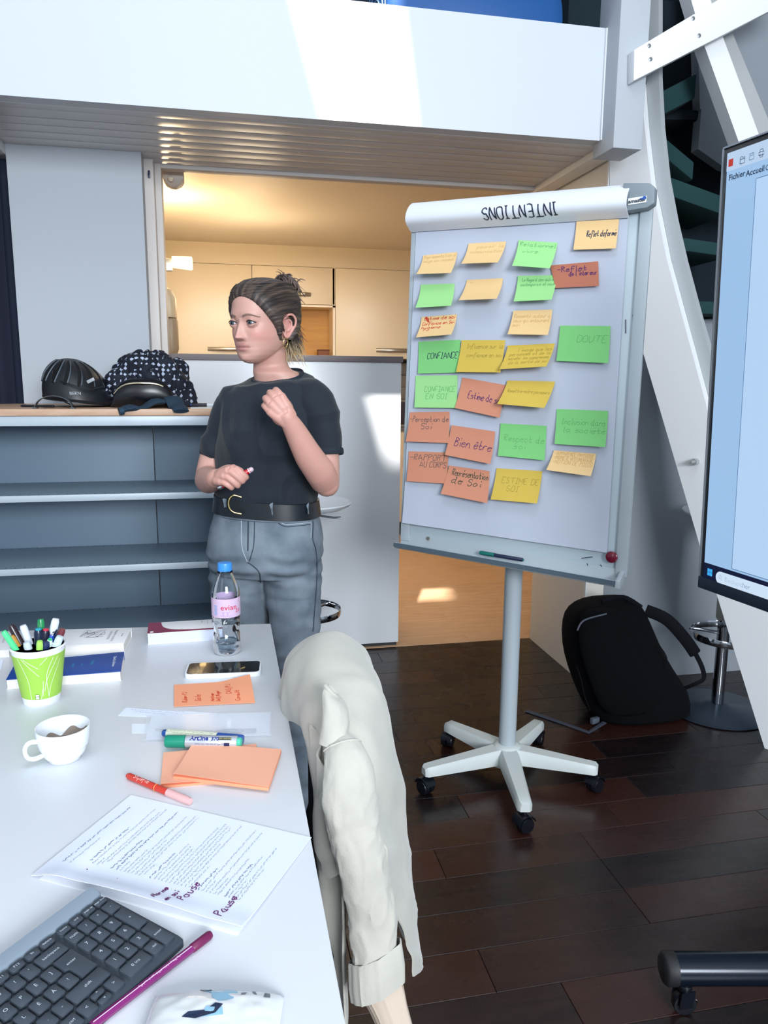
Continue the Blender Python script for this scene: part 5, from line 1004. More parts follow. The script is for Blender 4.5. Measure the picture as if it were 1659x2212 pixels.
for a, b, w, h, t, s in KEYS:
    a0, b0, a1, b1 = a-w/2+g_, b-h/2+g_, a+w/2-g_, b+h/2-g_
    mk('key', loft([rrect(a0, b0, a1, b1, .12, -.0034, 2), rrect(a0, b0, a1, b1, .12, .0005, 2), rrect(a0+.05, b0+.04, a1-.05, b1-.05, .12, .0012, 2)]), m_key, kb, smooth=True)
    if t:
        ux_, vx_ = -nrm(E1), -nrm(E2); big = 1
        lets.append(fonttext(t, s*1.15, lambda u, v: KP(a, b, .0016)+ux_*(u)+vx_*(v-.0012), -0.0, 0, center=True))
# ISO enter
iso = [(3.75+g_, .5+g_), (5.25-g_, .5+g_), (5.25-g_, 1.5-g_), (5.0-g_, 1.5+.0), (5.0-g_, 2.5-g_), (3.75+g_, 2.5-g_)]
mk('key', loft([[KP(a, b, z) for a, b in iso] for z in (-.0034, .0008, .0012)]), m_key, kb, bevel=.0003)
ux_, vx_ = -nrm(E1), -nrm(E2); lets.append(fonttext('enter', .005, lambda u, v: KP(4.5, 1.3, .0016)+ux_*u+vx_*v, center=True))
mk('key_lettering', join(*lets), m_kleg, kb)
# ---- purple pen
r = .0042; a = PZ(196, 2218, TZ+r+.001); b = PZ(455, 2018, TZ+r+.001); t = nrm(b-a); L_ = np.linalg.norm(b-a)
pp_ = thing('pen', 'long purple felt pen lying in front of the keyboard', 'pen', tuple((a+b)/2-A_((0, 0, r))))
m_pur = mat('pen_purple', '7A1F66', .25); m_purd = mat('pen_purple_cap', '6A1648', .4)
mk('barrel', loft([[a+t*s+nrm(np.cross(t, (0, 0, 1)))*r*q*math.cos(x)+nrm(np.cross(nrm(np.cross(t, (0, 0, 1))), t))*r*q*math.sin(x) for x in [math.pi/3*j+.2 for j in range(6)]] for s, q in ((0, .9), (.002, 1), (L_*.82, 1))]), m_pur, pp_)
mk('cap', lathe([(r*.95, L_*.82), (r*1.12, L_*.825), (r*1.15, L_-.003), (r*.9, L_), (0, L_)], a, 20, t), m_purd, pp_, smooth=True); mk('end_plug', lathe([(0, -.01), (r*.8, -.009), (r, -.001), (0, 0)], a, 14, t), m_blk, pp_, smooth=True)
cm = cyl(a, t, r*.92, 1.25); mk('barrel_lettering', ribbons(scribble_line(L_*.36, -.001, .05, .0022, rs), .0005, cm, sm=0), mat('print_rose', 'D8A0CC', .4), pp_)
mk('white_stripe', ribbons([[(.002, 0), (L_*.815, 0)]], .0008, lambda u, v: cm(u, v)+A_((0, 0, .0002)), sm=0), mat('stripe_rose', 'E0C0DC', .4), pp_)
# ---- tissue packet
ck = PZ(455, 2235, TZ); tk = thing('tissue_packet', 'white plastic tissue packet with blue and grey print at the bottom edge', 'packet', (ck[0], ck[1], TZ))
e1 = nrm(PZ(560, 2235, TZ)-PZ(360, 2235, TZ)); e2 = nrm(np.cross((0, 0, 1), e1)); e2 = e2 if e2[1] > 0 else -e2
def pk(u, v):
    x = (u*2-1); y = (v*2-1); h = max(0, (1-abs(x)**3))**.5*max(0, (1-abs(y)**2.5))**.5
    return ck+e1*x*.062+e2*y*.042+A_((0, 0, .002+.020*h+.0015*noise.noise(Vector((x*4, y*4, 0)))*h))
m_pkw = mat('packet_film', 'E9ECEE', .25, coat=.4)
mk('packet_body', sheet(pk, 40, 30), m_pkw, tk, smooth=True); mk('packet_base', prism([ck+e1*a*.061+e2*b*.041+A_((0, 0, .0005)) for a, b in ((-1, -1), (1, -1), (1, 1), (-1, 1))], (0, 0, .002)), m_pkw, tk)
pf = lambda u, v: pk(u, v)+A_((0, 0, .0007))
def patch(pts, m, n='print_patch'):
    P = [pf(a, b) for a, b in pts]; c = pf(sum(a for a, b in pts)/len(pts), sum(b for a, b in pts)/len(pts)); mk(n, (P+[c], [(i, (i+1) % len(P), len(P)) for i in range(len(P))]), m, tk)
m_pb = mat('print_sky', '9CCDE8', .3); m_pg = mat('print_slate', '66707E', .3); m_pn = mat('print_navy', '1C2C4A', .3)
patch([(.44, .97), (.60, .95), (.66, .86), (.64, .72), (.54, .66), (.48, .74), (.46, .84), (.40, .88)], m_pb); patch([(.36, .98), (.44, .99), (.45, .93), (.40, .88), (.36, .92)], m_pg); patch([(.52, .64), (.58, .62), (.54, .5), (.40, .44), (.30, .46), (.34, .52), (.46, .55)], m_pn)
patch([(.46, .60), (.58, .58), (.60, .48), (.42, .46)], m_pb); patch([(.86, .90), (.90, .90), (.91, .82), (.86, .80)], m_pg); patch([(.76, .90), (.79, .89), (.81, .82), (.78, .84)], m_pg); patch([(.69, .84), (.73, .86), (.72, .80), (.69, .79)], m_pg)
# ---------------------------------------------------------------- chair and linen jacket
m_lin = mat('linen', 'BFBBB0', .85, bump=(260, .35, .0015), var=(14, 'B3B0A6'), sheen=.3); m_lind = mat('linen_lining', 'C9B7A6', .8, bump=(60, .3)); m_seatb = mat('black_upholstery', '0E1018', .8)
ch = thing('office_chair', 'black chair under the linen jacket at the right side of the table', 'chair', (.0, 1.2, 0))
mk('seat', box(-.28, 1.0, .43, .14, 1.42, .48), m_seatb, ch, bevel=.02); 
mk('backrest', loft([[(x+.02*math.sin((y-1.04)/.34*math.pi), y, z) for x, y in ((.130, 1.11), (.16, 1.10), (.175, 1.12), (.185, 1.33), (.17, 1.36), (.130, 1.35))] for z in (.47, .60, .70, .76, .78)]), m_seatb, ch, bevel=.008)
for x, y in ((-.25, 1.03), (-.25, 1.39), (.12, 1.03), (.12, 1.39)): mk('leg', tube([(x, y, 0), (x, y, .43)], .012, 12), m_blkm, ch, smooth=True)
for y in (1.06, 1.36): mk('back_post', tube([(.12, y, .42), (.15, y, .52), (.155, y, .62)], .010, 10), m_blkm, ch, smooth=True)
jk = thing('linen_jacket', 'crumpled off-white linen jacket draped over the chair back', 'jacket', (.2, 1.15, .3))
def crv(P, t):
    n = len(P)-1; x = min(max(t, 0), .99999)*n; i = int(x); f = x-i; p0 = P[max(i-1, 0)]; p1 = P[i]; p2 = P[i+1]; p3 = P[min(i+2, n)]
    return .5*((2*p1)+(-p0+p2)*f+(2*p0-5*p1+4*p2-p3)*f*f+(-p0+3*p1-3*p2+p3)*f**3)
# stations along y: cross-section from inner lower edge over the ridge to outer hem
ST = [(.965, [(.150, .64), (.152, .68), (.156, .70), (.165, .71), (.18, .70), (.20, .66), (.218, .58), (.236, .52), (.25, .45)]),
      (1.02, [(.125, .60), (.125, .68), (.13, .74), (.145, .765), (.175, .76), (.21, .71), (.235, .61), (.258, .50), (.275, .41)]),
      (1.07, [(.115, .69), (.115, .73), (.125, .775), (.142, .81), (.18, .81), (.225, .755), (.25, .64), (.272, .51), (.290, .385)]),
      (1.15, [(.108, .755), (.106, .78), (.115, .82), (.142, .850), (.19, .85), (.24, .795), (.268, .66), (.29, .48), (.309, .33)]),
      (1.24, [(.100, .745), (.097, .78), (.108, .83), (.145, .875), (.20, .87), (.247, .815), (.272, .68), (.298, .48), (.322, .262)]),
      (1.31, [(.09, .70), (.088, .76), (.102, .83), (.145, .868), (.20, .862), (.247, .81), (.272, .68), (.30, .46), (.332, .205)]),
      (1.37, [(.088, .70), (.088, .74), (.10, .79), (.140, .835), (.19, .83), (.235, .78), (.262, .66), (.292, .45), (.328, .20)]),
      (1.405, [(.11, .70), (.11, .72), (.12, .75), (.145, .775), (.18, .77), (.215, .72), (.24, .62), (.27, .47), (.305, .28)])]
SP = [A_([(x, y, z) for x, z in s]) for y, s in ST]
def jfn(u, v):
    col = [crv(s, v) for s in SP]; p = crv(A_(col), u)
    w = .006*noise.noise(Vector(p*9))+.003*noise.noise(Vector(p*22)); w += .004*math.sin(38*p[1]+14*p[2])*max(0, v-.55)*1.4+.005*max(0, 1-6*abs(noise.noise(Vector((p[1]*7+p[2]*5, p[2]*4, 7)))))
    return p+A_((1, 0, .6))*w
mk('back_panel', sheet(jfn, 70, 90, .003), m_lin, jk, smooth=True)
mk('back_seam', tube([jfn(.64, v)+A_((.001, 0, .001)) for v in [.22+i*.02 for i in range(12)]], .0012, 5), m_lin, jk, smooth=True)
def ffn(u, v): # front panel by the table edge
    y = 1.10-.12*u; x = .116+.030*u+.009*math.sin(9*u+2*v)+.012*v*(.3+u)+.004*noise.noise(Vector((u*6, v*5, 1))); z = .80-.52*v-.05*u
    return A_((x, y-.02*v, z))
mk('front_panel', sheet(ffn, 40, 50, .003), m_lin, jk, smooth=True)
def ffn2(u, v):
    return A_((.122+.02*v+.006*math.sin(8*v+4*u), 1.22-.10*u, .62-.30*v-.1*u))
# sleeve
sleevepx = [((741, 1610), 1.025, .026), ((753, 1662), 1.00, .036), ((757, 1734), .985, .039), ((770, 1813), .972, .036), ((787, 1892), .96, .0345), ((803, 1971), .95, .034), ((809, 2050), .94, .0335), ((814, 2110), .93, .032)]
P = []; R_s = []
for (q, y, r_) in sleevepx: P.append(PY(q[0], q[1], y))
n_ = 10; Pp = smoothpath(P, n_); rr_ = [sleevepx[min(i//n_, 7)][2]+(sleevepx[min(i//n_+1, 7)][2]-sleevepx[min(i//n_, 7)][2])*(i % n_)/n_ for i in range(len(Pp))]
P_, fr_ = frames(Pp, (1, 0, 0)); secs = []
for i, (p, (t, u, b)) in enumerate(zip(P_, fr_)):
    s = []
    for k in range(72):
        a_ = 2*math.pi*k/72; q = p+u*math.cos(a_)*rr_[i]+b*math.sin(a_)*rr_[i]*.72
        w = 1+.07*noise.noise(Vector((math.cos(a_)*1.5, math.sin(a_)*1.5, i*.13)))+.035*noise.noise(Vector((math.cos(a_)*3, math.sin(a_)*3+5, i*.33)))+(.075 if i > 22 else .03)*max(0, 1-5*abs(noise.noise(Vector((math.cos(a_)*1.2+i*.06, math.sin(a_)*1.2, i*.16+9)))))
        s.append(p+(q-p)*w)
    secs.append(s)
V0 = [[P_[0]+A_((0, .01, .012))+(q-p)*.35 for q in secs[0] for p in [P_[0]]]]
mk('sleeve', loft(V0+secs), m_lin, jk, smooth=True)
te = fr_[-1][0]; tilt = nrm(te+A_((-.25, 0, -.1)))
cu = []
for dz, k_ in ((-.035, 1.10), (-.033, 1.16), (.0, 1.22), (.018, 1.18), (.016, 1.0)):
    cu.append([P_[-1]+(q-P_[-1])*k_+te*(dz-.30*(q-P_[-1])[0]) for q in secs[-1]])
mk('cuff', loft(cu, cap=False), m_lin, jk, smooth=True)
mk('sleeve_lining', loft([[P_[-1]+(q-P_[-1])*k_+te*dz+A_((.014*dz/.05, 0, 0)) for q in secs[-1]] for dz, k_ in ((-.01, .95), (.02, .93), (.045, .80), (.075, .72))]), m_lind, jk, smooth=True)
mk('shoulder_seam', tube([P_[1]+(q-P_[1])*1.02 for q in secs[1]][:44], .0016, 5), m_lin, jk, smooth=True)
# collar
cpx = [((694, 1570), 1.05), ((690, 1520), 1.06), ((700, 1492), 1.07), ((720, 1490), 1.07), ((734, 1514), 1.055), ((734, 1555), 1.04), ((722, 1600), 1.03)]
def colf(u, v):
    a = math.radians(-165+285*u); b0 = PY(716, 1600, 1.035); b1 = PY(716, 1492, 1.075); c = b0+(b1-b0)*v; bulge = .62+.38*math.sin(math.pi*min(1, .25+v*.7)); r = .021*bulge*(1-.35*max(0, (v-.85)/.15)**2)
    lean = .006*math.sin(math.pi*v); w = 1+.08*noise.noise(Vector((math.cos(a)*2, math.sin(a)*2, v*3)))
    return c+A_((math.cos(a)*r*1.05*w+lean, math.sin(a)*r*1.1*w, -.010*math.cos(a)*v))
mk('collar', sheet(colf, 36, 24, .0035), m_lin, jk, smooth=True)
mk('collar_fold', tube(smoothpath([colf(u, 1) for u in [i/12 for i in range(13)]], 2), .0035, 8), m_lin, jk, smooth=True)
lp_ = [PY(640, 1500, 1.2), PY(690, 1490, 1.14), PY(693, 1530, 1.13), PY(676, 1556, 1.15), PY(655, 1540, 1.18)]
0 and mk('inner_lining', prism([p+A_((.004, 0, 0)) for p in lp_], (.003, 0, 0)), m_lind, jk)
# ---------------------------------------------------------------- the woman
from mathutils.bvhtree import BVHTree
def proj(p):
    q = RM.T @ (A_(p)-CAM); return q[0]/q[2]*FPX+CXP, q[1]/q[2]*FPX+CYP
def vox(gs, size, smooth=3, fac=.5):
    V, F = join(*gs); me = bpy.data.meshes.new('v'); me.from_pydata([tuple(v) for v in V], [], F)
    bm = bmesh.new(); bm.from_mesh(me); bmesh.ops.recalc_face_normals(bm, faces=bm.faces); bm.to_mesh(me); bm.free()
    o = bpy.data.objects.new('v', me); scene.collection.objects.link(o)
    r = o.modifiers.new('r', 'REMESH'); r.mode = 'VOXEL'; r.voxel_size = size
    if smooth: s = o.modifiers.new('s', 'SMOOTH'); s.factor = fac; s.iterations = smooth
    m2 = evalmesh(o); n = len(m2.vertices); co = np.empty(n*3); m2.vertices.foreach_get('co', co); co = co.reshape(-1, 3)
    F2 = [tuple(p.vertices) for p in m2.polygons]; no = np.empty(n*3); m2.vertices.foreach_get('normal', no); no = no.reshape(-1, 3)
    bpy.data.objects.remove(o); return co, F2, no
def ellipsoid(c, ax, r, n=20, m=12):
    c = A_(c); ax = [nrm(a) for a in ax]; S = []
    for i in range(m+1):
        e = -math.pi/2+math.pi*i/m; ce, se = max(math.cos(e), 1e-3), math.sin(e)
        S.append([c+ax[0]*r[0]*ce*math.cos(2*math.pi*k/n)+ax[1]*r[1]*ce*math.sin(2*math.pi*k/n)+ax[2]*r[2]*se for k in range(n)])
    return loft(S)
pw = thing('person', 'woman in dark t-shirt and grey jeans standing behind the table, fist raised to her chest', 'person', (.12, 2.15, 0))
# ---- head frame
ha = math.radians(2.5+40); HF = A_((-math.sin(ha), -math.cos(ha), 0)); HL = A_((math.cos(ha), -math.sin(ha), 0)); HU = A_((0, 0, 1))
tilt = math.radians(3); HF, HU = HF*math.cos(tilt)-HU*math.sin(tilt), HU*math.cos(tilt)+HF*math.sin(tilt)
NT = PY(505, 728, 2.065); HC = NT-HF*.112+HU*.035
def HP(x, y, z): return HC+HL*x+HF*y+HU*z
KZ = [(.112, 0, -.02, .010), (.106, .035, -.052, .036), (.095, .056, -.075, .052), (.078, .072, -.090, .063), (.055, .082, -.098, .070), (.03, .0865, -.100, .0725), (.005, .085, -.098, .0725), (-.02, .083, -.088, .0705), (-.038, .082, -.075, .067), (-.055, .081, -.060, .0600), (-.070, .080, -.044, .0525), (-.083, .0785, -.022, .043), (-.094, .074, 0, .031), (-.102, .063, .020, .018), (-.105, .050, .035, .008)]
KZ = KZ[::-1]; kz = np.array(KZ)
def kint(z):
    return [np.interp(z, kz[:, 0], kz[:, j]) for j in (1, 2, 3)]
G = lambda v, s: math.exp(-(v/s)**2)
EX, EY, EZ = .0305, .0715, .001; ER = .0118
def head_pt(z, phi, hair=0):
    F_, B_, W_ = kint(z); q_ = min(1, max(0, (-z-.045)/.04)); cy = (F_*.35+B_*.65)*(1-q_)+(F_+B_)/2*q_
    c, s = math.cos(phi), math.sin(phi)
    ex = .88; x = W_*np.sign(c)*abs(c)**ex; ry = (F_-cy) if s > 0 else (cy-B_)
    y = cy+ry*np.sign(s)*abs(s)**ex
    if hair: return A_((x, y, z))
    if s > 0:
        fr = min(1, s*1.6); d = 0; ax = abs(x)
        d += .0035*G(z-.020, .010)*G(ax-.028, .020)*fr                    # brow ridge
        d -= .0095*G(z-.001, .012)*G(ax-.030, .0155)                      # sockets
        d -= .003*G(z-.004, .010)*G(ax, .010)                             # nasion
        if -.052 < z < .012:                                             # nose
            t = min(1, max(0, (.010-z)/.046)); hgt = .003+.0212*t**1.25; wd = .0058+.0036*t
            drop = 1 if z > -.0375 else max(0, 1-((-.0375-z)/.0085))**.7 if z > -.046 else 0
            d += hgt*G(ax, wd)*drop
            d += .0068*G(ax-.0108, .0048)*G(z+.0360, .0060)
            d -= .004*G(ax-.0070, .0035)*G(z+.0440, .0028)
        d += .0038*G(ax-.043, .019)*G(z+.026, .018)                       # cheeks
        d += .0022*G(x, .024)*G(z+.060, .018)                            # mouth mound
        d += .0028*G(x, .017)*G(z+.0565, .0036)*(1-.3*G(x, .003)); d += .0034*G(x, .015)*G(z+.0670, .0042)   # lips
        d -= .0040*G(x, .0215)*G(z+.0615, .0020)                         # mouth line
        d -= .0030*G(x, .016)*G(z+.0775, .0045)                          # under lip
        d += .0055*G(x, .015)*G(z+.092, .012)                            # chin
        y += d
        ddx, ddz = ax-EX, z-EZ; r2 = ddx*ddx+ddz*ddz
        if r2 < .020**2 and y > .03:
            if r2 < (.0146)**2:
                ly = EY+math.sqrt(.0146**2-r2)-.0006; k = G(math.sqrt(r2), .0120)*.9+.1; y = max(y, ly) if r2 < .0128**2 else y*(1-k)+max(y, ly)*k
            # opening
            hx_ = .0158; top = .0062*(1-(ddx/hx_)**2) if abs(ddx) < hx_ else 0; bot = -.0047*(1-(ddx/hx_)**2) if abs(ddx) < hx_ else 0
            if bot < ddz < top: y -= .0085*min(1, min(top-ddz, ddz-bot)/.0018)
    return A_((x, y, z))
NZ_, NP_ = 190, 240
zs = np.linspace(-.105, .112, NZ_); secs = [[HP(*head_pt(z, 2*math.pi*k/NP_)) for k in range(NP_)] for z in zs]
head = loft(secs)
def ear(sg):
    g = []; o = (sg*.0705, -.012, -.012)
    def E(y, z, l): return HP(sg*(.0705+l*1.15), -.014+y, -.010+z)
    hel = smoothpath([E(.010, .006, .002), E(.012, .020, .008), E(.004, .030, .014), E(-.010, .030, .018), E(-.019, .018, .020), E(-.018, .002, .018), E(-.010, -.014, .012), E(-.001, -.027, .008), E(.007, -.024, .005), E(.008, -.012, .003)], 5)
    g.append(tube(hel, [.0036]*36+[.0046]*(len(hel)-36), 10))
    ant = smoothpath([E(-.002, .020, .010), E(-.010, .012, .013), E(-.009, -.002, .012), E(-.001, -.012, .008)], 4); g.append(tube(ant, .0028, 8))
    g.append(ellipsoid(E(-.004, .003, .004), (HF, HU, HL), (.016, .026, .005))); g.append(ellipsoid(E(.010, -.004, .004), (HF, HU, HL), (.004, .005, .005)))
    return g
# ---- neck, core, arms
TY = math.radians(18); TLt = A_((math.cos(TY), -math.sin(TY), 0)); TFt = A_((-math.sin(TY), -math.cos(TY), 0))
def ring(cx, py, hw, dep, y0=2.16, n=64, front=None, ex=.82, zs=0, hwm=None, zt=0):
    c = PY(cx, py, y0); a = hwm if hwm else hw*1.02*y0/1640*1.0; out = []
    for k in range(n):
        p = 2*math.pi*k/n; cc, ss = math.cos(p), math.sin(p); u = a*np.sign(cc)*abs(cc)**ex; v = dep*np.sign(ss)*abs(ss)**ex
        if front and ss > 0: v += front*(math.exp(-((u-.062)/.038)**2)+math.exp(-((u+.062)/.038)**2))*abs(ss)**.5
        out.append(c+TLt*u+TFt*v+A_((0, 0, zs*u-zt*v)))
    return out
body = [head]+ear(1)+ear(-1)
nk0 = HP(0, -.018, -.045); nk1 = PY(590, 812, 2.185); nk2 = PY(596, 850, 2.17)
body.append(tube(smoothpath([nk0, (nk0+nk1)/2, nk1, nk2], 5), [.050, .050, .049, .048, .048, .047, .0465, .0465, .047, .047, .047, .047, .047, .047, .047, .047][:16], 40))
body.append(loft([ring(582, 768, 24, .030, y0=2.19), ring(584, 782, 33, .041, y0=2.185), ring(586, 792, 36.5, .046, y0=2.18), ring(590, 802, 41, .047, zt=.1), ring(599, 814, 46.5, .0480, zs=.10, zt=.32, y0=2.165), ring(598, 824, 46, .048, zt=.2), ring(597, 840, 66, .052), ring(592, 865, 84, .070), ring(585, 960, 88, .085), ring(580, 1080, 80, .08)]))
S1 = PY(499, 880, 2.20); M1 = PY(466, 965, 2.215); E1_ = PY(449, 1030, 2.19); F1 = PY(451, 1037, 2.11); W1 = PY(463, 1034, 2.02)
S2 = PY(688, 872, 2.08); M2 = PY(702, 960, 2.055); E2_ = PY(703, 1043, 2.02); F2_ = PY(667, 985, 1.965); W2 = PY(624, 907, 1.925)
def limbt(P, R, k=8, n=28):
    Q = smoothpath(P, k); r = [R[min(i//k, len(R)-1)]+((R[min(i//k+1, len(R)-1)]-R[min(i//k, len(R)-1)])*(i % k)/k) for i in range(len(Q))]; return tube(Q, r, n)
el1 = PY(447, 1042, 2.19)
body.append(limbt([S1, M1, E1_], [.036, .037, .036])); body.append(limbt([PY(450, 1034, 2.195), F1, W1, PY(474, 1030, 2.0)], [.037, .037, .0255, .022])); body.append(ellipsoid(PY(449, 1038, 2.195), ((1, 0, 0), (0, 1, 0), (0, 0, 1)), (.036, .036, .036)))
body.append(limbt([S2, M2, E2_], [.036, .037, .038])); body.append(limbt([PY(702, 1040, 2.02), PY(690, 1018, 1.99), F2_, PY(640, 935, 1.94), W2, PY(616, 894, 1.925)], [.038, .0405, .037, .029, .0225, .024])); body.append(ellipsoid(PY(706, 1046, 2.022), ((1, 0, 0), (0, 1, 0), (0, 0, 1)), (.034, .036, .034)))
# ---- hands
def finger(P, r): 
    Q = smoothpath(P, 4); return tube(Q, [r*(1.06-.16*i/(len(Q)-1)) for i in range(len(Q))], 14)
Yd = A_((0, 1, 0))
# raised left fist (back of the hand to the viewer)
ax2 = nrm(PY(588, 866, 1.925)-W2); kn = [((606, 853), .0088), ((593, 859), .0092), ((583, 871), .0088), ((580, 887), .0078)]
for (q, r) in kn:
    k_ = PY(q[0], q[1], 1.922); st_ = W2+(k_-PY(592, 869, 1.925))*.45
    body.append(tube([st_, (st_+k_)/2+A_((0, -.004, 0)), k_], [.0145, .0135, r+.0025], 16))
    side = nrm(PY(580, 887, 1.92)-PY(606, 853, 1.92))
    p1 = k_+ax2*.014+Yd*.026; p2 = p1-ax2*.020+Yd*.010; p3 = p2-ax2*.018-Yd*.010
    body.append(finger([k_, k_+ax2*.011+Yd*.010, p1, p2, p3], r))
body.append(ellipsoid((W2+PY(595, 872, 1.925))/2+Yd*.006, (ax2, side, (0, 1, 0)), (.036, .034, .015)))
body.append(finger([PY(626, 893, 1.935), PY(618, 870, 1.945), PY(607, 858, 1.955), PY(594, 858, 1.96)], .0105))
# lower right hand gripping the pen
kn = [((508, 1011), (531, 1031), .0083, 1.960), ((495, 1016), (523, 1039), .0085, 1.957), ((487, 1028), (513, 1049), .0080, 1.960), ((479, 1041), (500, 1054), .0072, 1.966)]
pa = PY(470, 1055, 1.990); pb = PY(547, 1012, 1.985)
for q, e, r, y in kn:
    k_ = PY(q[0], q[1], y); st_ = PY(466+(q[0]-493)*.25, 1032+(q[1]-1024)*.35, 2.005); pip = PY(e[0], e[1], y-.002)
    body.append(tube([st_, (st_+k_)/2+A_((0, -.004, .002)), k_], [.0150, .0135, r+.0028], 16))
    mid = (k_+pip)/2+A_((0, -.006, .002)); d1 = nrm(k_-pip)
    body.append(finger([k_, mid, pip, pip+Yd*.022+d1*.002, pip+Yd*.030+d1*.018, pip+Yd*.024+d1*.030], r))
body.append(ellipsoid(PY(484, 1030, 1.985), (nrm(PY(493, 1024, 1.98)-W1), (0, 0, 1), (0, 1, 0)), (.032, .027, .016)))
body.append(finger([PY(468, 1024, 2.005), PY(488, 1012, 1.995), PY(508, 1012, 1.985), PY(524, 1020, 1.978)], .0095))
co, F2, no = vox(body, .0019, 2, .5)
_q = np.array([f for f in F2 if len(f) == 4]); _e = np.concatenate([_q[:, [0, 1]], _q[:, [1, 2]], _q[:, [2, 3]], _q[:, [3, 0]]]); _e = np.concatenate([_e, _e[:, ::-1]])
_cnt = np.maximum(np.bincount(_e[:, 0], minlength=len(co)), 1)[:, None]
_loc = (co-HC) @ np.column_stack([HL, HF, HU]); _m = (np.clip((-.085-_loc[:, 2]-.55*np.maximum(_loc[:, 1], 0))/.03+.4, 0, 1))[:, None]
for _k in range(40):
    acc = np.column_stack([np.bincount(_e[:, 0], weights=co[_e[:, 1], j], minlength=len(co)) for j in range(3)])/_cnt
    ff = _m*(.5 if _k % 2 == 0 else -.42) if co is None else _m*.45*np.where(co[:, 1:2] < 2.03, .16, 1); co = co+(acc-co)*ff
loc = (co-HC) @ np.column_stack([HL, HF, HU]); X, Y_, Z_ = loc[:, 0], loc[:, 1], loc[:, 2]
base = np.array(srgb('C79A8C')); col = np.tile(base, (len(co), 1))
def blend(w, c): 
    global col
    w = np.clip(w, 0, 1)[:, None]; col = col*(1-w)+np.array(srgb(c))*w
g2 = lambda v, s: np.exp(-(v/s)**2)
onhead = (Y_ > .02) & (np.abs(X) < .09) & (Z_ > -.12) & (Z_ < .12)
blend(.45*g2(np.abs(X)-.045, .020)*g2(Z_+.030, .020)*onhead, 'D08478'); blend(.35*g2(X, .012)*g2(Z_+.034, .010)*onhead, 'CE8A80')
lipw = (np.abs(X) < .0235)*g2(X, .024)*((Z_ < -.0525+.0015*g2(X, .008)) & (Z_ > -.0725+.006*(np.abs(X)/.024)**2))*onhead
blend(.6*lipw, 'AE6C6E'); blend(.7*g2(Z_+.0615, .0012)*(np.abs(X) < .023)*onhead, '6E3C42')  # lip colour, then a painted shade line in the crease between the lips
blend(.30*g2(np.abs(X)-.031, .018)*g2(Z_-.003, .010)*onhead, 'A87868')  # lid creases darkened in the skin colour to stand in for shade
ears = (np.abs(X) > .069) & (np.abs(Z_) < .05) & (Y_ < .01); blend(.35*ears, 'CC7C74')
blend(.8*g2(np.abs(X)-.0075, .0032)*g2(Z_+.0425, .0030)*(Y_ > .085), '5A2E2C')  # nostrils darkened in the skin colour, painting in their shade
hands = (co[:, 1] < 2.0) & (co[:, 2] < 1.35); blend(.25*hands, 'D89486')
nz_ = np.array([noise.noise(Vector(p*28)) for p in co[::1]]) if len(co) < 500000 else np.zeros(len(co)); blend(.18*np.clip(nz_+.3, 0, 1), 'C08478')
m_skin = mat('skin', 'D2A294', .48, bump=(500, .12, .0005), attr='tone'); m_skin.node_tree.nodes['Principled BSDF'].inputs['Subsurface Weight'].default_value = .12; m_skin.node_tree.nodes['Principled BSDF'].inputs['Subsurface Radius'].default_value = (.012, .005, .003); m_skin.node_tree.nodes['Principled BSDF'].inputs['Subsurface Scale'].default_value = .5
bo = mk('body', (co, F2), m_skin, pw, smooth=True)
if len(bo.data.vertices) == len(co):
    at = bo.data.color_attributes.new('tone', 'FLOAT_COLOR', 'POINT'); at.data.foreach_set('color', np.column_stack([col, np.ones(len(co))]).astype(np.float32).ravel())
bo.data.set_sharp_from_angle(angle=math.pi)
# eyes
m_eye = mat('eye_white', 'BDB6B4', .2); m_iris = mat('iris_grey', '47545E', .15); m_pup = mat('pupil', '06070A', .1); m_lash = mat('lashes', '2A2024', .7); m_brow = mat('brows', '7A6156', .9)
for sg in (-1, 1):
    c = HP(sg*EX, EY, EZ); gz = nrm(HF+HL*.03+HU*.03); e = mk('eyeball', ellipsoid(c, (HL, HF, HU), (ER, ER, ER), 24, 16), m_eye, bo, smooth=True)
    cap = lambda r, a1: lathe([(r*math.sin(a), r*math.cos(a)) for a in [a1*k/6 for k in range(6, -1, -1)]], c, 24, gz)
    mk('iris', join(cap(ER+.0003, .56)), m_iris, bo, smooth=True); mk('pupil', join(cap(ER+.0005, .22)), m_pup, bo, smooth=True)
    def lidp(t, z0, r): # t -1..1
        x = t*.0148; zz = z0*(1-t*t); return HP(sg*(EX+x), EY+math.sqrt(max(1e-6, r*r-x*x-zz*zz)), EZ+zz)
    mk('upper_lashes', tube([lidp(-1+2*i/12, .0066, .0146) for i in range(13)], .0011, 6), m_lash, bo, smooth=True)
    mk('lower_lashes', tube([lidp(-1+2*i/12, -.0043, .0142) for i in range(13)], .0003, 6), m_lash, bo, smooth=True)
    bp = []
    for i in range(13):
        t = i/12; x = .012+.038*t; z = .0165+.0055*math.sin(math.pi*min(1, t*1.05+.05))-.001*t; ph_ = math.acos(min(1, (x/.0722)**(1/.88))); p = head_pt(z, ph_); bp.append(HP(sg*p[0], p[1]+.0012, z))
    mk('eyebrow', tube(bp, [(.0009, (.0020+.0012*math.sin(math.pi*min(1, i/12+.15)))*(1-.55*i/12)) for i in range(13)], 8, up=HF), m_brow, bo, smooth=True)
    nb = HP(sg*.0068, 0, 0)
    ec = HP(sg*.0765, -.006, -.052)
    mk('hoop_earring', tube([ec+HF*.0095*math.cos(a)+HU*(.0125*math.sin(a))+HL*sg*.002*math.sin(a) for a in [2*math.pi*k/24 for k in range(25)]], .0011, 8), mat('gold', 'E8CE8A', .15, 1) if 'gold' not in MATS else MATS['gold'], bo, smooth=True)
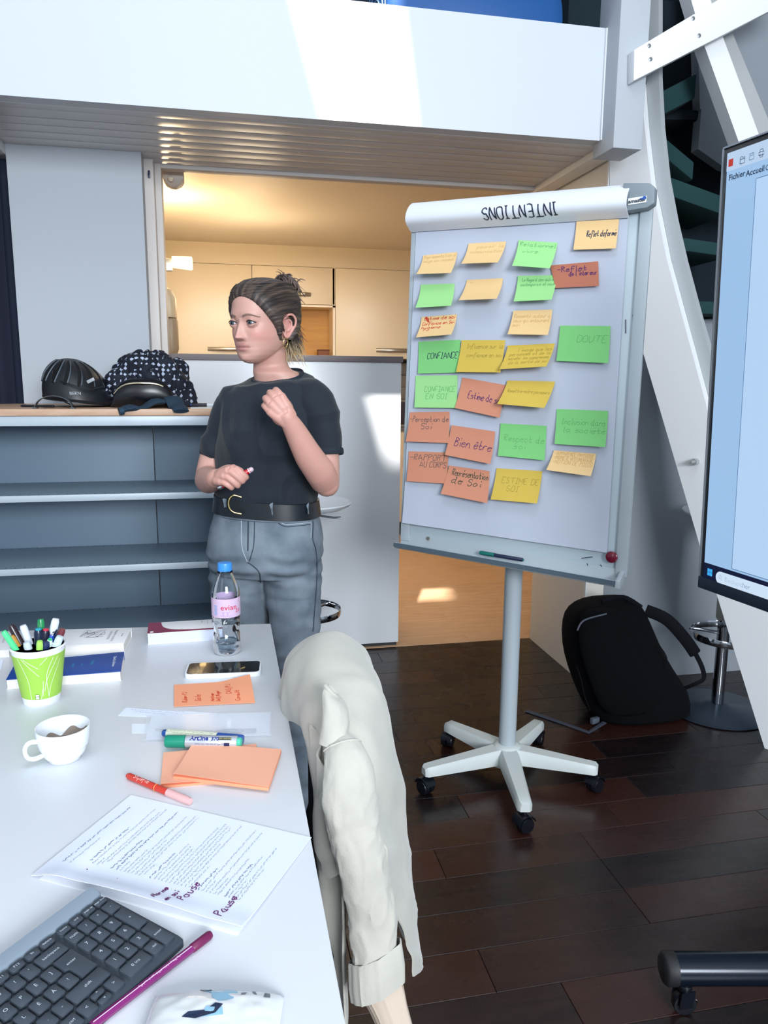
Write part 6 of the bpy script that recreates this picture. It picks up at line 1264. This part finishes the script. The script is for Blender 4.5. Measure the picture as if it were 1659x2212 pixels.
# ---- hair
m_hair = bpy.data.materials.new('hair_brown'); m_hair.use_nodes = True; _n = m_hair.node_tree.nodes; _l = m_hair.node_tree.links; _b = _n['Principled BSDF']; _b.inputs['Roughness'].default_value = .52
_a = _n.new('ShaderNodeAttribute'); _a.attribute_name = 'tone'; _l.new(_a.outputs['Color'], _b.inputs['Base Color'])
def hairline(z):  # largest forward coordinate (x-dependent handled below)
    return np.interp(z, [-.10, -.075, -.055, -.045, -.030, -.015, .0, .015, .03, .045, .058, .0705], [-.055, -.045, -.030, .002, .014, .020, .030, .042, .054, .064, .0725, .078])
BUNC = A_((.004, -.101, .094))
V = []; F = []; nzh, nph = 120, 220; vis = {}
for i in range(nzh+1):
    t = i/nzh; z = -.088+.2*t+(0 if t < .9 else 0)
    for k in range(nph):
        ph_ = 2*math.pi*k/nph; p = head_pt(min(z, .1119), ph_, 1)
        yl = hairline(z); w = (yl-p[1])
        n = nrm(A_((p[0]*1.0, p[1]+.01, max(0, z-.02)*.9)))
        d = p-BUNC; an = math.atan2(d[0], -d[1]+.02*0+1e-6); an2 = math.atan2(p[0], (p[2]-.02)*.9+.05)
        streak = noise.noise(Vector((an2*14, p[1]*6, 1)))*.0016+noise.noise(Vector((an2*46, p[1]*7, 4)))*.0010
        th = .0105*min(1, max(0, w/.018))**.6+(.007 if (p[1] < -.02) else .007*max(0, min(1, (.06-p[1])/.08)))
        if z < -.035: th *= .75
        if w < 0: th = -.006
        if z > .08: th *= 1-.45*(z-.08)/.032
        er_ = ((p[1]+.016)/.021)**2+((z+.010)/.033)**2
        if er_ < 1.35: th = -.004+max(0, er_-1)*.02
        q = p+n*(th+(streak if w > .002 else 0)); V.append(HP(*q))
        vis[(i, k)] = w > -.006 and not (z < -.045 and p[1] > -.030) and er_ > .9
for i in range(nzh):
    for k in range(nph):
        k2 = (k+1) % nph
        if vis[(i, k)] and vis[(i+1, k)] and vis[(i, k2)] and vis[(i+1, k2)]: F.append((i*nph+k, i*nph+k2, (i+1)*nph+k2, (i+1)*nph+k))
top = len(V); V.append(HP(0, -.02, .1155)); F += [(nzh*nph+k, nzh*nph+(k+1) % nph, top) for k in range(nph)]
hcap = (V, F)
rh = random.Random(21); strands = []; stcol = []
def addstrand(P, r, n=5):
    Q = smoothpath(P, 4); strands.append(tube(Q, [r*max(.12, min(1, i/3+.15)*(1-.8*(i/(len(Q)-1))**2)) for i in range(len(Q))], n))
# bun loops
for i in range(64):
    a = rh.uniform(0, 6.28); b = rh.uniform(-.6, 1.2); R_ = rh.uniform(.018, .034); c = BUNC+A_((rh.uniform(-.01, .01), rh.uniform(-.016, .006), rh.uniform(-.002, .016)))
    axu = nrm(A_((math.cos(a), math.sin(a)*.6, math.sin(b)))); axv = nrm(np.cross(axu, A_((rh.uniform(-.4, .4), 1, rh.uniform(-.3, .6))))); P = [HP(*(c+axu*R_*math.cos(t)+axv*R_*.8*math.sin(t))) for t in np.linspace(0, rh.uniform(3.2, 5.6), 8)]
    addstrand(P, rh.uniform(.0022, .0045), 7)
bunend = len(strands)
for i in range(90):  # loose ends fanning out of the bun
    a = rh.choice((rh.uniform(-.5, .7), rh.uniform(2.0, 3.4), rh.uniform(-.9, .1))); s = BUNC+A_((rh.uniform(-.02, .02), rh.uniform(-.03, .0), rh.uniform(-.01, .02)))
    d = A_((rh.uniform(-.35, .35), -math.cos(a)*1.0, math.sin(a)*.9)); L_ = rh.uniform(.022, .062)
    addstrand([HP(*s), HP(*(s+d*L_*.5+A_((0, 0, .006)))), HP(*(s+d*L_+A_((rh.uniform(-.01, .01), 0, rh.uniform(-.02, .004)))))], rh.uniform(.0008, .0024))
# sweeps from the hairline to the bun
for i in range(520):
    u = rh.uniform(-1, 1); side = np.sign(u); z0 = rh.uniform(-.01, .095); ph0 = math.pi/2-side*rh.uniform(.0, 1.5)
    P = []
    for t in np.linspace(0, 1, 7):
        z = z0+(.085-z0)*t**1.1; ph_ = ph0+(-math.pi/2*side if side > 0 else math.pi/2)*0; phx = ph0*(1-t)+(-math.pi/2 if side > 0 else 3*math.pi/2)*t*.9+(0 if True else 0)
        z = min(z, .108); p = head_pt(z, phx, 1); n = nrm(A_((p[0], p[1]+.01, max(0, z-.02)*.9))); w = hairline(z)-p[1]
        th = .0105*min(1, max(0, w/.018))**.6+(.007 if p[1] < -.02 else .007*max(0, min(1, (.06-p[1])/.08))); P.append(HP(*(p+n*(th+.001+rh.uniform(-.001, .0015)))))
        if w < .001 and len(P) == 1: P = []
        er_ = ((p[1]+.016)/.021)**2+((z+.010)/.033)**2
        if er_ < 1.5: P = []; break
    if len(P) > 3: addstrand(P, rh.uniform(.0005, .0011))
nape = len(strands)
for i in range(520):  # nape wisps, lighter tips
    x = rh.uniform(.01, .064)*rh.choice((1, 1, 1, -1)); y = -.030-.05*rh.random()-.0*abs(x); z = rh.uniform(-.066, .01)
    W_ = .0
    s = A_((x, y-.010, z)); 
    Fz, Bz, Wz = kint(max(z, -.1)); rr2 = math.sqrt(max(1e-6, 1-min(1, (s[0]/(Wz+.008))**2))); s[1] = min(s[1], -.02-.0) if abs(s[0]) > .05 else Bz*rr2-.008
    L_ = rh.uniform(.025, .060); d = A_((rh.uniform(-.15, .35)*np.sign(x), rh.uniform(-.35, .10), -1))
    addstrand([HP(*s), HP(*(s+d*L_*.5+A_((0, -.004, 0)))), HP(*(s+d*L_+A_((rh.uniform(-.004, .010), rh.uniform(-.014, .004), 0))))], rh.uniform(.0006, .0017))
for i in range(26):  # wisps in front of the ear
    s = A_((.072+rh.uniform(0, .004), rh.uniform(.0, .016), rh.uniform(-.005, .02))); L_ = rh.uniform(.02, .042)
    addstrand([HP(*s), HP(*(s+A_((.003, -.002, -L_*.5)))), HP(*(s+A_((-.002, -.008, -L_))))], rh.uniform(.0006, .0014))
def haircol(co, tipf=None):
    loc = (co-HC) @ np.column_stack([HL, HF, HU]); c1 = np.array(srgb('2C2423')); c2 = np.array(srgb('6E5B4E')); c3 = np.array(srgb('CDB48C'))
    s = np.array([noise.noise(Vector((math.atan2(p[0], (p[2]-.02)*.9+.05)*18, p[1]*5, 2))) for p in loc]); w = np.clip(.25+s*.9, 0, 1)[:, None]; c = c1*(1-w)+c2*w
    lo = np.clip((-loc[:, 2]-.045)/.05, 0, .9)[:, None]; c = c*(1-lo)+c3*lo; bn = np.clip((loc[:, 1]*-1-.075)/.03, 0, .35)[:, None]*(loc[:, 2:3] > .03); c = c*(1-bn)+np.array(srgb('74605A'))*bn
    return c
def hairobj(name, g, par):
    co = np.array([tuple(v) for v in g[0]]); o = mk(name, g, m_hair, par, smooth=True)
    if len(o.data.vertices) == len(co):
        at = o.data.color_attributes.new('tone', 'FLOAT_COLOR', 'POINT'); at.data.foreach_set('color', np.column_stack([haircol(co), np.ones(len(co))]).astype(np.float32).ravel())
    o.data.set_sharp_from_angle(angle=math.pi); return o
hr = hairobj('hair', hcap, pw); hairobj('bun', join(*strands[:bunend]), hr); ls = hairobj('loose_strands', join(*strands[bunend:]), hr); ls['kind'] = 'stuff'
# ---- t-shirt
m_tee = mat('dark_teal_jersey', '101B27', .85, bump=(350, .2, .0006), sheen=.12); m_rib = mat('collar_rib', '16212C', .85)
tee = [loft([ring(600, 815, 50.5, .0525, zs=.10, y0=2.165, zt=.32), ring(600, 823, 68, .062, zs=.06, zt=.18), ring(600, 833, 88, .070), ring(597, 850, 104, .082), ring(592, 885, 110, .098, front=.012), ring(588, 925, 112, .106, front=.030), ring(584, 955, 110, .106, front=.024), ring(581, 990, 106, .104, front=.008), ring(578, 1030, 104, .108), ring(577, 1062, 104, .112), ring(577, 1080, 101, .108, zs=-.06), ring(577, 1090, 96, .100, zs=-.06)])]
tee.append(limbt([PY(535, 853, 2.18), PY(499, 877, 2.19), PY(474, 945, 2.21), PY(466, 981, 2.212)], [.036, .046, .0425, .0425])); tee.append(ellipsoid(PY(505, 880, 2.19), (TLt, TFt, (0, 0, 1)), (.046, .05, .045)))
tee.append(limbt([PY(650, 845, 2.12), PY(687, 870, 2.085), PY(701, 942, 2.06), PY(704, 979, 2.052)], [.036, .047, .0445, .0445])); tee.append(ellipsoid(PY(678, 872, 2.09), (TLt, TFt, (0, 0, 1)), (.046, .052, .046)))
co, F2, no = vox(tee, .0035, 6, .5)
dsp = np.array([.008*max(0, 1-3*abs(noise.noise(Vector((p[0]*8+p[2]*6, p[1]*4, p[2]*6-p[0]*6)))))+.0055*noise.noise(Vector((p[0]*9+p[2]*4, p[1]*5, p[2]*11)))+.0045*max(0, noise.noise(Vector((p[0]*16-p[2]*9, 3, p[2]*7+p[0]*6))))*(1 if p[2] < 1.15 else .6)+(.004*math.sin((p[2]*60)+p[0]*30)*max(0, 1-(p[2]-.97)/.07) if p[2] < 1.04 else 0) for p in co])
co = co+no*dsp[:, None]
# cut the neck opening
tsh = mk('t_shirt', (co, F2), m_tee, pw, smooth=True); tsh.data.set_sharp_from_angle(angle=math.pi)
cr_ = ring(600, 815, 51.5, .0545, zs=.10, y0=2.165, n=72, zt=.32); mk('collar', tube(cr_+[cr_[0]], [(.0075, .0035)]*73, 10, up=(0, 0, 1)), m_rib, tsh, smooth=True)
def ringat(c, t, r, n=40, tw=(.0055, .0015)):
    t = nrm(t); u = nrm(np.cross(t, (0, 1, 0))); b = np.cross(t, u); P = [A_(c)+u*r*math.cos(a)+b*r*math.sin(a) for a in [2*math.pi*k/n for k in range(n+1)]]; return tube(P, [tw]*(n+1), 6, up=t)
for c_, d_, r_ in ((PY(704, 977, 2.052), PY(704, 979, 2.052)-PY(701, 942, 2.06), .0468), (PY(466, 979, 2.212), PY(466, 981, 2.212)-PY(474, 945, 2.21), .0435)): mk('sleeve_hem', ringat(c_, d_, r_, tw=(.009, .0022)), m_rib, tsh, smooth=True)
# ---- jeans
m_jean = mat('grey_denim', '7E8994', .85, bump=(600, .6, .001), var=(14, '586571')); m_seam = mat('denim_seam', '2E3946', .85); m_stitch = mat('denim_stitch', 'A8B4C0', .8)
je = [loft([ring(577, 1078, 100, .104, zs=-.06), ring(577, 1100, 107, .110, zs=-.04), ring(575, 1140, 119, .120), ring(573, 1180, 124, .126), ring(573, 1213, 121, .122), ring(573, 1235, 108, .105)])]
L1 = [PY(515, 1200, 2.19), PY(516, 1240, 2.19), PY(521, 1300, 2.20), PY(527, 1360, 2.21)]; L1 += [A_((L1[-1][0]+.006, 2.215, .35)), A_((L1[-1][0]+.010, 2.22, .05))]
L2 = [PY(630, 1200, 2.13), PY(632, 1240, 2.13), PY(635, 1310, 2.13), PY(642, 1400, 2.13)]; L2 += [A_((L2[-1][0]+.014, 2.13, .30)), A_((L2[-1][0]+.02, 2.13, .05))]
je.append(limbt(L1, [.082, .086, .082, .078, .078, .085])); je.append(limbt(L2, [.082, .086, .078, .068, .072, .085]))
co, F2, no = vox(je, .0042, 5, .5)
def jd(p):
    x, y, z = p; d = .0022*noise.noise(Vector((x*10, y*8, z*22)))
    hw_ = math.exp(-((z-.80)/.055)**2); d += .0032*hw_*math.sin(z*150+14*abs(x-.09)+3*noise.noise(Vector((x*12, y*9, z*4))))*min(1, abs(x-.085)/.03)
    d += .0018*math.sin(z*95+6*noise.noise(Vector((x*8, y*8, z*8))))*(1 if z < .72 else .3); return d
co = co+no*np.array([jd(p) for p in co])[:, None]
jn = mk('jeans', (co, F2), m_jean, pw, smooth=True); jn.data.set_sharp_from_angle(angle=math.pi)
bv = BVHTree.FromPolygons([Vector(p) for p in co], F2)
def onjean(px, py, lift=.001):
    d = ray(px, py); h = bv.ray_cast(Vector(CAM), Vector(d).normalized()); return A_(h[0])+A_(h[1])*lift if h[0] is not None else None
def seam(pts, r, m, name='seam', par=None, k=5, flat=None):
    pts = smoothpath([A_(p+(0,)) for p in pts], k); P = [onjean(p[0], p[1]) for p in pts]; P = [p for p in P if p is not None]
    if len(P) > 2: mk(name, tube(P, r if flat is None else [flat]*len(P), 6, up=(0, -1, 0) if flat else None), m, par or jn, smooth=True)
z4 = lambda u, v: (400+u/4.608, 1060+v/4.608)
for pts, r, m in (([z4(890, 225), z4(920, 280), z4(990, 335), z4(1120, 330), z4(1240, 315)], .0012, m_stitch), ([z4(875, 230), z4(905, 300), z4(990, 355), z4(1120, 350), z4(1245, 335)], .0010, m_seam),
    ([z4(565, 225), z4(560, 350), z4(560, 500), z4(575, 600), z4(620, 710)], .0013, m_stitch), ([z4(690, 225), z4(690, 400), z4(680, 560), z4(640, 700)], .0011, m_seam), ([z4(630, 225), z4(628, 400), z4(625, 600)], .0016, m_seam),
    ([z4(1245, 180), z4(1270, 320), z4(1268, 480), z4(1300, 600), z4(1310, 800), z4(1300, 1000), z4(1285, 1200), z4(1270, 1400)], .0016, m_seam), ([z4(1225, 180), z4(1250, 330), z4(1250, 470)], .0009, m_stitch),
    ([z4(620, 710), z4(690, 760), z4(740, 820), z4(752, 920)], .0015, m_seam), ([z4(280, 180), z4(300, 215), z4(340, 190), z4(380, 120)], .0010, m_stitch)):
    seam(pts, r, m)
sh = mk('waistband', loft([ring(577, 1080, 0, .1085, zs=-.06, hwm=.1395), ring(577, 1080, 0, .112, zs=-.06, hwm=.143), ring(577, 1110, 0, .117, zs=-.05, hwm=.150), ring(577, 1112, 0, .1135, zs=-.05, hwm=.1455)], cap=False), m_jean, jn, smooth=True)
m_belt = mat('black_leather', '10161E', .35)
blt = mk('belt', loft([ring(577, 1072, 0, .1130, zs=-.06, hwm=.1425), ring(577, 1072.5, 0, .1185, zs=-.06, hwm=.1470), ring(577, 1106.5, 0, .1205, zs=-.05, hwm=.153), ring(577, 1107, 0, .1165, zs=-.05, hwm=.149)], cap=False), m_belt, pw, smooth=True)
bmv = np.array([tuple(A_(v.co)+WL[blt.name]) for v in blt.data.vertices]); bvb = BVHTree.FromPolygons([Vector(p) for p in bmv], [tuple(p.vertices) for p in blt.data.polygons])
def onbelt(px, py, lift):
    d = Vector(ray(px, py)).normalized(); h = bvb.ray_cast(Vector(CAM), d)
    if h[0] is None: h = bvb.find_nearest(Vector(onjean(px, py, .004) if onjean(px, py) is not None else PY(px, py, 2.04)))
    return A_(h[0])-A_(d)*lift
gold = MATS['gold']
pb_ = [PY(a_, b_, 2.06) for a_, b_ in ((521, 1074), (506, 1070), (497, 1076), (494, 1089), (497, 1100), (506, 1107), (521, 1110))]; _pd = (onbelt(521, 1095, 0)-CAM)[1]+.012; pb_ = [CAM+(p-CAM)*min(1, (_pd-.026)/(p-CAM)[1]) for p in pb_]
mk('buckle', tube(smoothpath(pb_, 5), .0026, 10), gold, blt, smooth=True)
for a_, b_ in (((484, 1070), (487, 1096)), ((585, 1077), (588, 1112)), ((664, 1080), (666, 1110))):
    P = [onbelt(a_[0]+(b_[0]-a_[0])*t, a_[1]+(b_[1]-a_[1])*t, .006) for t in (0, .33, .66, 1)]
    mk('belt_loop', tube(P, [(.0018, .0055)]*4, 8, up=(0, -1, 0)), m_jean, jn)
# shoes
for L_, y in ((L1, 2.22), (L2, 2.13)):
    x = L_[-1][0]; S = [[(x+math.cos(a)*w-.02*k, y+.10-.26*k/6, .005+h*(.5+.5*math.sin(a))) for a in [2*math.pi*j/16 for j in range(16)]] for k, (w, h) in enumerate(((.02, .05), (.034, .075), (.036, .08), (.040, .07), (.044, .055), (.042, .045), (.02, .03)))]
    mk('shoe', loft(S), m_belt, pw, smooth=True)
# pen held
hp = thing('pen', 'short red pen held in the woman\'s lower hand', 'pen', tuple((pa+pb)/2)); t = nrm(pb-pa); L_ = np.linalg.norm(pb-pa); r = .0070
mk('barrel', lathe([(0, .012), (r, .013), (r, L_-.010), (r*.96, L_-.0095)], pa, 20, t), mat('red_gloss', 'C01624', .25), hp, smooth=True); mk('end_cap', lathe([(r*.97, L_-.0095), (r*.9, L_-.003), (r*.5, L_), (0, L_)], pa, 20, t), mat('pen_glass', 'C8B4BC', .15), hp, smooth=True)
mk('clip_end', lathe([(0, 0), (r*.7, .001), (r*.98, .005), (r*.95, .0125), (0, .013)], pa, 20, t), m_chrome, hp, smooth=True); mk('ring', lathe([(r*1.0, L_-.014), (r*1.05, L_-.0135), (r*1.05, L_-.0115), (r*1.0, L_-.011)], pa, 20, t), m_txtw, hp, smooth=True)
